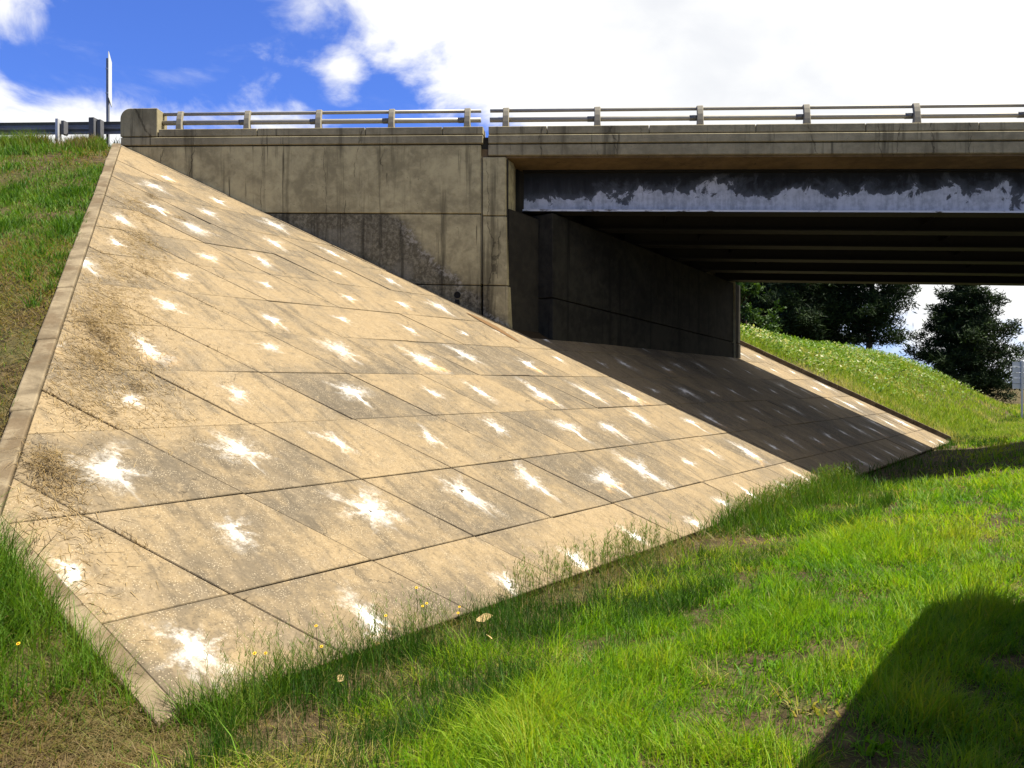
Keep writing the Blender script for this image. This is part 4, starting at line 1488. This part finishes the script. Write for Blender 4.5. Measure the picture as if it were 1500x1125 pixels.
# --- fallen leaves
def dead_leaf(x, y, size, rz, label):
    zg = float(ground_z(np.array(x), np.array(y)))
    mb = MB()
    ribs = []
    for q in range(7):
        t = q / 6
        w_ = size * .55 * math.sin(math.pi * min(1, t * .92 + .06)) ** .8
        zc = size * .5 * (t - .4) ** 2
        ribs.append([(size * (2 * t - 1), -w_ * (1 + .2 * math.sin(5 * t)), zc + w_ * .55), (size * (2 * t - 1), 0, zc), (size * (2 * t - 1), w_ * (1 - .2 * math.sin(7 * t)), zc + w_ * .35)])
    mb.loft(ribs, close=False, caps=False)
    o = mb.build('fallen_leaf', M['dead_leaf'], smooth=True)
    o.location = (x, y, zg + .09)
    o.rotation_euler = (R(35), R(-12), rz)
    tag(o, label, 'leaf')


dead_leaf(-1.05, 7.0, .075, .3, 'large curled tan leaf lying in the ditch grass')
dead_leaf(-1.84, 5.45, .042, 1.4, 'pale dead leaf standing in the ditch nearest the camera')
dead_leaf(-0.93, 6.4, .04, 2.4, 'small dead leaf on the ditch bank below the large tan leaf')


# ------------------------------------------------------------------ trees
def tuft_mesh(name, centers, size, n_each, width, material, tint, parent, up=0.35):
    """needle tufts or leaf sprays: a burst of narrow triangles at every centre"""
    n = len(centers)
    c = np.repeat(centers, n_each, 0)
    k = len(c)
    d = rng.normal(0, 1, (k, 3))
    d[:, 2] = d[:, 2] * .8 + up
    d /= np.linalg.norm(d, axis=1)[:, None]
    sz = np.repeat(size, n_each) * rng.uniform(.5, 1.2, k)
    c = c + rng.normal(0, .3, (k, 3)) * np.repeat(size, n_each)[:, None]
    sidev = np.cross(d, rng.normal(0, 1, (k, 3)))
    sidev /= np.linalg.norm(sidev, axis=1)[:, None] + 1e-9
    w = (width * rng.uniform(.6, 1.3, k))[:, None]
    a = c - sidev * w * .5
    b = c + sidev * w * .5
    mid_ = c + d * (sz * .55)[:, None]
    t = c + d * sz[:, None]
    V = np.stack((c, mid_ - sidev * w * .5, t, mid_ + sidev * w * .5), 1).reshape(-1, 3)
    flat = np.arange(k * 4)
    ti = np.repeat(np.repeat(tint, n_each) + rng.normal(0, .12, k), 4)
    return fast_mesh(name, V, flat, np.full(k, 4), material, parent, tint=np.clip(ti, 0, 1))


def pine(name, x, y, height, width, base_h, label, group, seed, n_whorl=26, dens=1.0, lean=0.0, cat='tree'):
    st = random.getstate()
    random.seed(seed)
    zb = float(ground_z(np.array(x), np.array(y)))
    root = empty(name, (x, y, zb - .1))
    tr = MB()
    pts_ = [(random.gauss(0, .06) * k + lean * (k / 8) ** 2, random.gauss(0, .05) * k, height * k / 8) for k in range(9)]
    tr.tube(pts_, [max(.03, .30 * (height / 14) * (1 - k / 8.6)) for k in range(9)], 9)
    limbs = tr
    cs, sz, tn = [], [], []
    for w in range(n_whorl):
        f = w / (n_whorl - 1)
        h = base_h + (height - base_h) * f ** .9
        prof_ = math.sin(math.pi * min(1, .30 + .70 * f)) ** .75 * (1 - .10 * f)
        rmax = width * .5 * prof_
        fk = h / height * 8
        i0 = min(7, int(fk))
        c0 = Vector(pts_[i0]).lerp(Vector(pts_[i0 + 1]), fk - i0)
        for q in range(random.randint(4, 6)):
            a = random.uniform(0, 2 * math.pi)
            L = rmax * random.uniform(.45, 1.12)
            rise = L * random.uniform(-.18, .32)
            e = c0 + Vector((math.cos(a) * L, math.sin(a) * L, rise))
            m_ = c0.lerp(e, .55) + Vector((0, 0, -.05 * L))
            limbs.tube([c0, m_, e], [.05 * (1 - f * .6), .035 * (1 - f * .6), .012], 5)
            nt = int(max(5, L * 6.0 * dens))
            for k in range(nt):
                t = .18 + .82 * (k / nt) ** .8
                p_ = (c0.lerp(m_, t / .55) if t < .55 else m_.lerp(e, (t - .55) / .45))
                s_ = L * .20 * (1.15 - t) + .13
                p_ = p_ + Vector((random.gauss(0, s_), random.gauss(0, s_), random.gauss(.08, s_ * .42)))
                cs.append(p_[:])
                sz.append(random.uniform(.38, .75))
                tn.append(random.uniform(.1, .75))
    tr.build('trunk', M['bark'], root, smooth=True)
    tuft_mesh('crown', np.array(cs), np.array(sz), 17, .10, M['needle'], np.array(tn), root)
    tag(root, label, cat, group)
    random.setstate(st)
    return root


gr = 'dark pines beyond the bridge'
pine('pine_tree', 35.8, 85.0, 11.4, 10.6, .6, 'broad dark pine standing alone right of the sky gap, beyond the bridge', gr, 3, 28, 1.25)
pine('pine_tree', 24.4, 78.5, 15.0, 8.0, 2.4, 'dark pine with ragged outline at the left edge of the sky gap', gr, 5, 26, 1.0)
pine('pine_tree', 20.6, 80.0, 17.0, 8.0, 2.2, 'dark pine with bare lower trunk, second left of the sky gap', gr, 7, 26, 1.0)
pine('pine_tree', 17.0, 77.0, 16.0, 9.0, 1.6, 'dark pine in the middle of the row behind the hill crest', gr, 9, 26, 1.1)
pine('pine_tree', 13.2, 82.0, 18.0, 10.0, .8, 'deeply shaded pine behind the pale leafy tree under the bridge', gr, 13, 26, 1.1)
pine('pine_tree', 22.5, 90.0, 14.0, 10.0, .3, 'low dense pine filling the gap behind the bare trunks', gr, 17, 24, 1.2)
pine('pine_tree', 15.6, 92.0, 14.0, 11.0, .3, 'rearmost dense pine between the shaded pine and the row', gr, 19, 24, 1.2)


def broadleaf(x, y, height, width, label):
    zb = float(ground_z(np.array(x), np.array(y)))
    root = empty('leafy_tree', (x, y, zb - .1))
    tr = MB()
    tr.tube([(0, 0, 0), (.1, 0, height * .35), (0, .1, height * .8)], [.16, .12, .04], 8)
    limbs = tr
    cs = []
    for k in range(60):
        h = random.uniform(.08, 1.0) * height
        rmax = width * .5 * math.sin(math.pi * min(1, .2 + .78 * h / height)) ** .6
        a = random.uniform(0, 6.283)
        L = rmax * random.uniform(.5, 1.05)
        e = Vector((math.cos(a) * L, math.sin(a) * L, h))
        limbs.tube([(0, 0, h * .75), e * .6 + Vector((0, 0, h * .36)), e], [.03, .02, .008], 4)
        for q in range(16):
            cs.append((e + Vector((random.gauss(0, .32), random.gauss(0, .32), random.gauss(0, .26))))[:])
    tr.build('trunk', M['bark'], root, smooth=True)
    tuft_mesh('crown', np.array(cs), rng.uniform(.2, .4, len(cs)), 12, .18, M['leaf'], rng.uniform(.2, .9, len(cs)), root, .1)
    tag(root, label, 'tree')


broadleaf(10.6, 63.5, 8.2, 4.2, 'lighter green leafy tree beside the dark far corner of the abutment')

# ------------------------------------------------------------------ guardrail and signs
gr_root = empty('guardrail', (-14.5, 18.4, 7.5))
tag(gr_root, 'steel guardrail on dark posts along the approach, ending at the wall end block', 'guardrail')
GL = Vector(gr_root.location)
prof_w = [(0, .155), (-.03, .14), (-.075, .10), (-.075, .06), (-.02, .015), (-.02, -.015), (-.075, -.06), (-.075, -.10), (-.03, -.14), (0, -.155)]
rings = []
for k in range(15):
    x = -11.4 - k * 1.9
    zc = 7.905 - 0.0281 * (x + 11.4)
    rings.append([(x - GL.x, 18.47 - a_ - GL.y, zc + b_ - GL.z) for a_, b_ in prof_w])
MB().loft(rings, close=False, caps=False).build('rail_beam', M['galv'], gr_root)
for x, kind in ((-12.33, 1), (-13.22, 0), (-15.1, 0), (-17.0, 0), (-18.9, 0), (-20.8, 0)):
    zc = 8.06 - 0.0281 * (x + 11.4)
    if kind:
        MB().box(x - .07, x + .07, 18.16 - GL.y + GL.y, 18.36, zc - .95, zc + .01).warp(lambda a, b, c: (a - GL.x, b - GL.y, c - GL.z)).build('timber_post', M['wood_post'], gr_root, bevel=.008)
        MB().box(x + .085, x + .19, 18.24, 18.38, zc - .95, zc - .02).warp(lambda a, b, c: (a - GL.x, b - GL.y, c - GL.z)).build('timber_post', M['wood_post'], gr_root, bevel=.008)
    else:
        mb = MB().box(x - .075, x - .01, 18.20, 18.21, zc - .95, zc).box(x - .012, x - .004, 18.21, 18.33, zc - .95, zc).box(x - .075, x - .01, 18.33, 18.34, zc - .95, zc)
        mb.warp(lambda a, b, c: (a - GL.x, b - GL.y, c - GL.z)).build('steel_post', M['galv_light'], gr_root)
        MB().box(x + .03, x + .11, 18.26, 18.42, zc - .36, zc - .03).warp(lambda a, b, c: (a - GL.x, b - GL.y, c - GL.z)).build('offset_block', M['wood_post'], gr_root, bevel=.006)

sg = empty('edge_on_sign', (-12.2, 18.6, 7.2))
tag(sg, 'tall roadside sign seen edge on beside the wall end block', 'sign')
mb = MB().box(-.012, .05, -.03, -.024, 0, 2.48).box(-.012, -.006, -.024, .02, 0, 2.48).box(.044, .05, -.024, .02, 0, 2.48)
mb.build('post', M['galv'], sg)
mb = MB().prism([(.232, -.322, 1.40), (.246, -.316, 1.40), (-.105, .345, 1.40), (-.119, .339, 1.40)], [(.232, -.322, 2.52), (.246, -.316, 2.52), (-.105, .345, 2.52), (-.119, .339, 2.52)])
mb.build('sign_panel', M['alu'], sg)
MB().box(-.02, .055, -.04, -.03, 1.6, 1.64).box(-.02, .055, -.04, -.03, 2.2, 2.24).build('bracket', M['galv_light'], sg)

sx, sy = 24.68, 51.17
s2 = empty('ribbed_sign', (sx, sy, float(ground_z(np.array(sx), np.array(sy)))), YAW * 0.2)
tag(s2, 'grey ribbed back of a road sign at the right edge, beyond the bridge', 'sign')
zb = s2.location.z
MB().box(-.05, .05, -.03, .03, -.3, 3.05 - zb).build('post', M['alu'], s2)
MB().box(1.35, 1.45, -.03, .03, -.3, 3.05 - zb).build('post', M['alu'], s2)
for k in range(5):
    z0 = 1.36 + k * .325 - zb
    MB().box(-.52, 1.95, .035, .055, z0 + .008, z0 + .317).box(-.52, 1.95, .0, .036, z0 + .008, z0 + .03).build('sign_plank', M['alu'], s2)

# ------------------------------------------------------------------ a van added out of view beside the camera to cast the foreground shadow
M['van_paint'] = plain('white_van_paint', (0.70, 0.70, 0.69), (0.76, 0.76, 0.75), 2, 0.35, 0, 0.5)
M['glass'] = plain('van_glass', (0.015, 0.018, 0.02), (0.03, 0.034, 0.036), 2, 0.08, 0, 0.6)
M['rubber'] = plain('tyre_rubber', (0.018, 0.018, 0.018), (0.03, 0.03, 0.03), 20, 0.85)
M['trim'] = plain('black_trim', (0.02, 0.02, 0.021), (0.035, 0.035, 0.036), 10, 0.6)
M['lamp_red'] = plain('tail_lamp_lens', (0.30, 0.012, 0.01), (0.38, 0.02, 0.016), 8, 0.25, 0, 0.5)
M['lamp_clear'] = plain('head_lamp_lens', (0.5, 0.5, 0.52), (0.6, 0.6, 0.62), 8, 0.15, 0, 0.5)
VC = Vector((3.80, 6.50, 0))
vx = Vector((HY, -HX, 0))
vy = Vector((-HX, -HY, 0))
vc = VC + vx * .93 + vy * 2.45
van = empty('shadow_van', (vc.x, vc.y, .06), math.atan2(vy.y, vy.x) - math.pi / 2)
tag(van, 'white cargo van added out of view to cast the foreground shadow', 'van')
side_p = [(-2.45, .38), (-2.45, 1.05), (-2.42, 2.50), (-2.30, 2.62), (.70, 2.62), (1.0, 2.5), (1.78, 1.28), (2.38, 1.08), (2.46, .80), (2.46, .38)]
body = MB()
rings = []
for xx, ins in ((-.94, .0), (.94, .0)):
    rings.append([(xx * (1 - .07 * max(0, z - 1.05)), y, z) for y, z in side_p])
body.loft(rings)
body.build('body', M['van_paint'], van, bevel=.07, seg=3, smooth=False)
for sgn in (-1, 1):
    for yy in (-1.55, 1.55):
        wh = MB().tube([(sgn * .70, yy, .34), (sgn * .955, yy, .34)], .34, 24)
        t_ = wh.build('wheel', M['rubber'], van, bevel=.03, seg=2)
        MB().tube([(sgn * .94, yy, .34), (sgn * .968, yy, .34)], .2, 16).build('rim', M['galv_light'], t_)
    f = lambda z: sgn * (.94 * (1 - .07 * max(0, z - 1.05)) + .004)
    MB().add([(f(1.2), .55, 1.2), (f(1.2), 1.62, 1.2), (f(1.85), 1.12, 1.85), (f(1.85), .55, 1.85)], [(0, 1, 2, 3)]).build('side_window', M['glass'], van)
    MB().box(sgn * .70 - .12, sgn * .70 + .12, 2.44, 2.475, .72, .92).build('head_lamp', M['lamp_clear'], van, bevel=.02)
    MB().box(sgn * .84 - .06, sgn * .84 + .06, -2.47, -2.44, .85, 1.25).build('tail_lamp', M['lamp_red'], van, bevel=.01)
    MB().box(sgn * .43 - .34, sgn * .43 + .34, -2.447, -2.428, 1.2, 1.78).build('rear_window', M['glass'], van, bevel=.006)
    MB().box(sgn * 1.04 - .08, sgn * 1.04 + .08, 1.36, 1.44, 1.18, 1.44).build('mirror', M['trim'], van, bevel=.02)
MB().add([(-.80, 1.755, 1.325), (.80, 1.755, 1.325), (.74, 1.155, 2.265), (-.74, 1.155, 2.265)], [(0, 1, 2, 3)]).warp(lambda x, y, z: (x, y + .012, z + .010)).build('windscreen', M['glass'], van)
MB().box(-.92, .92, -2.56, -2.44, .36, .56).build('rear_bumper', M['trim'], van, bevel=.03)
MB().box(-.92, .92, 2.44, 2.56, .36, .60).build('front_bumper', M['trim'], van, bevel=.03)
MB().box(-.55, .55, 2.455, 2.475, .66, .90).build('grille', M['trim'], van, bevel=.01)

sc.cycles.use_denoising = True
sc.cycles.max_bounces = 6
sc.cycles.diffuse_bounces = 2
sc.cycles.transparent_max_bounces = 8
sc.cycles.sample_clamp_indirect = 4.0
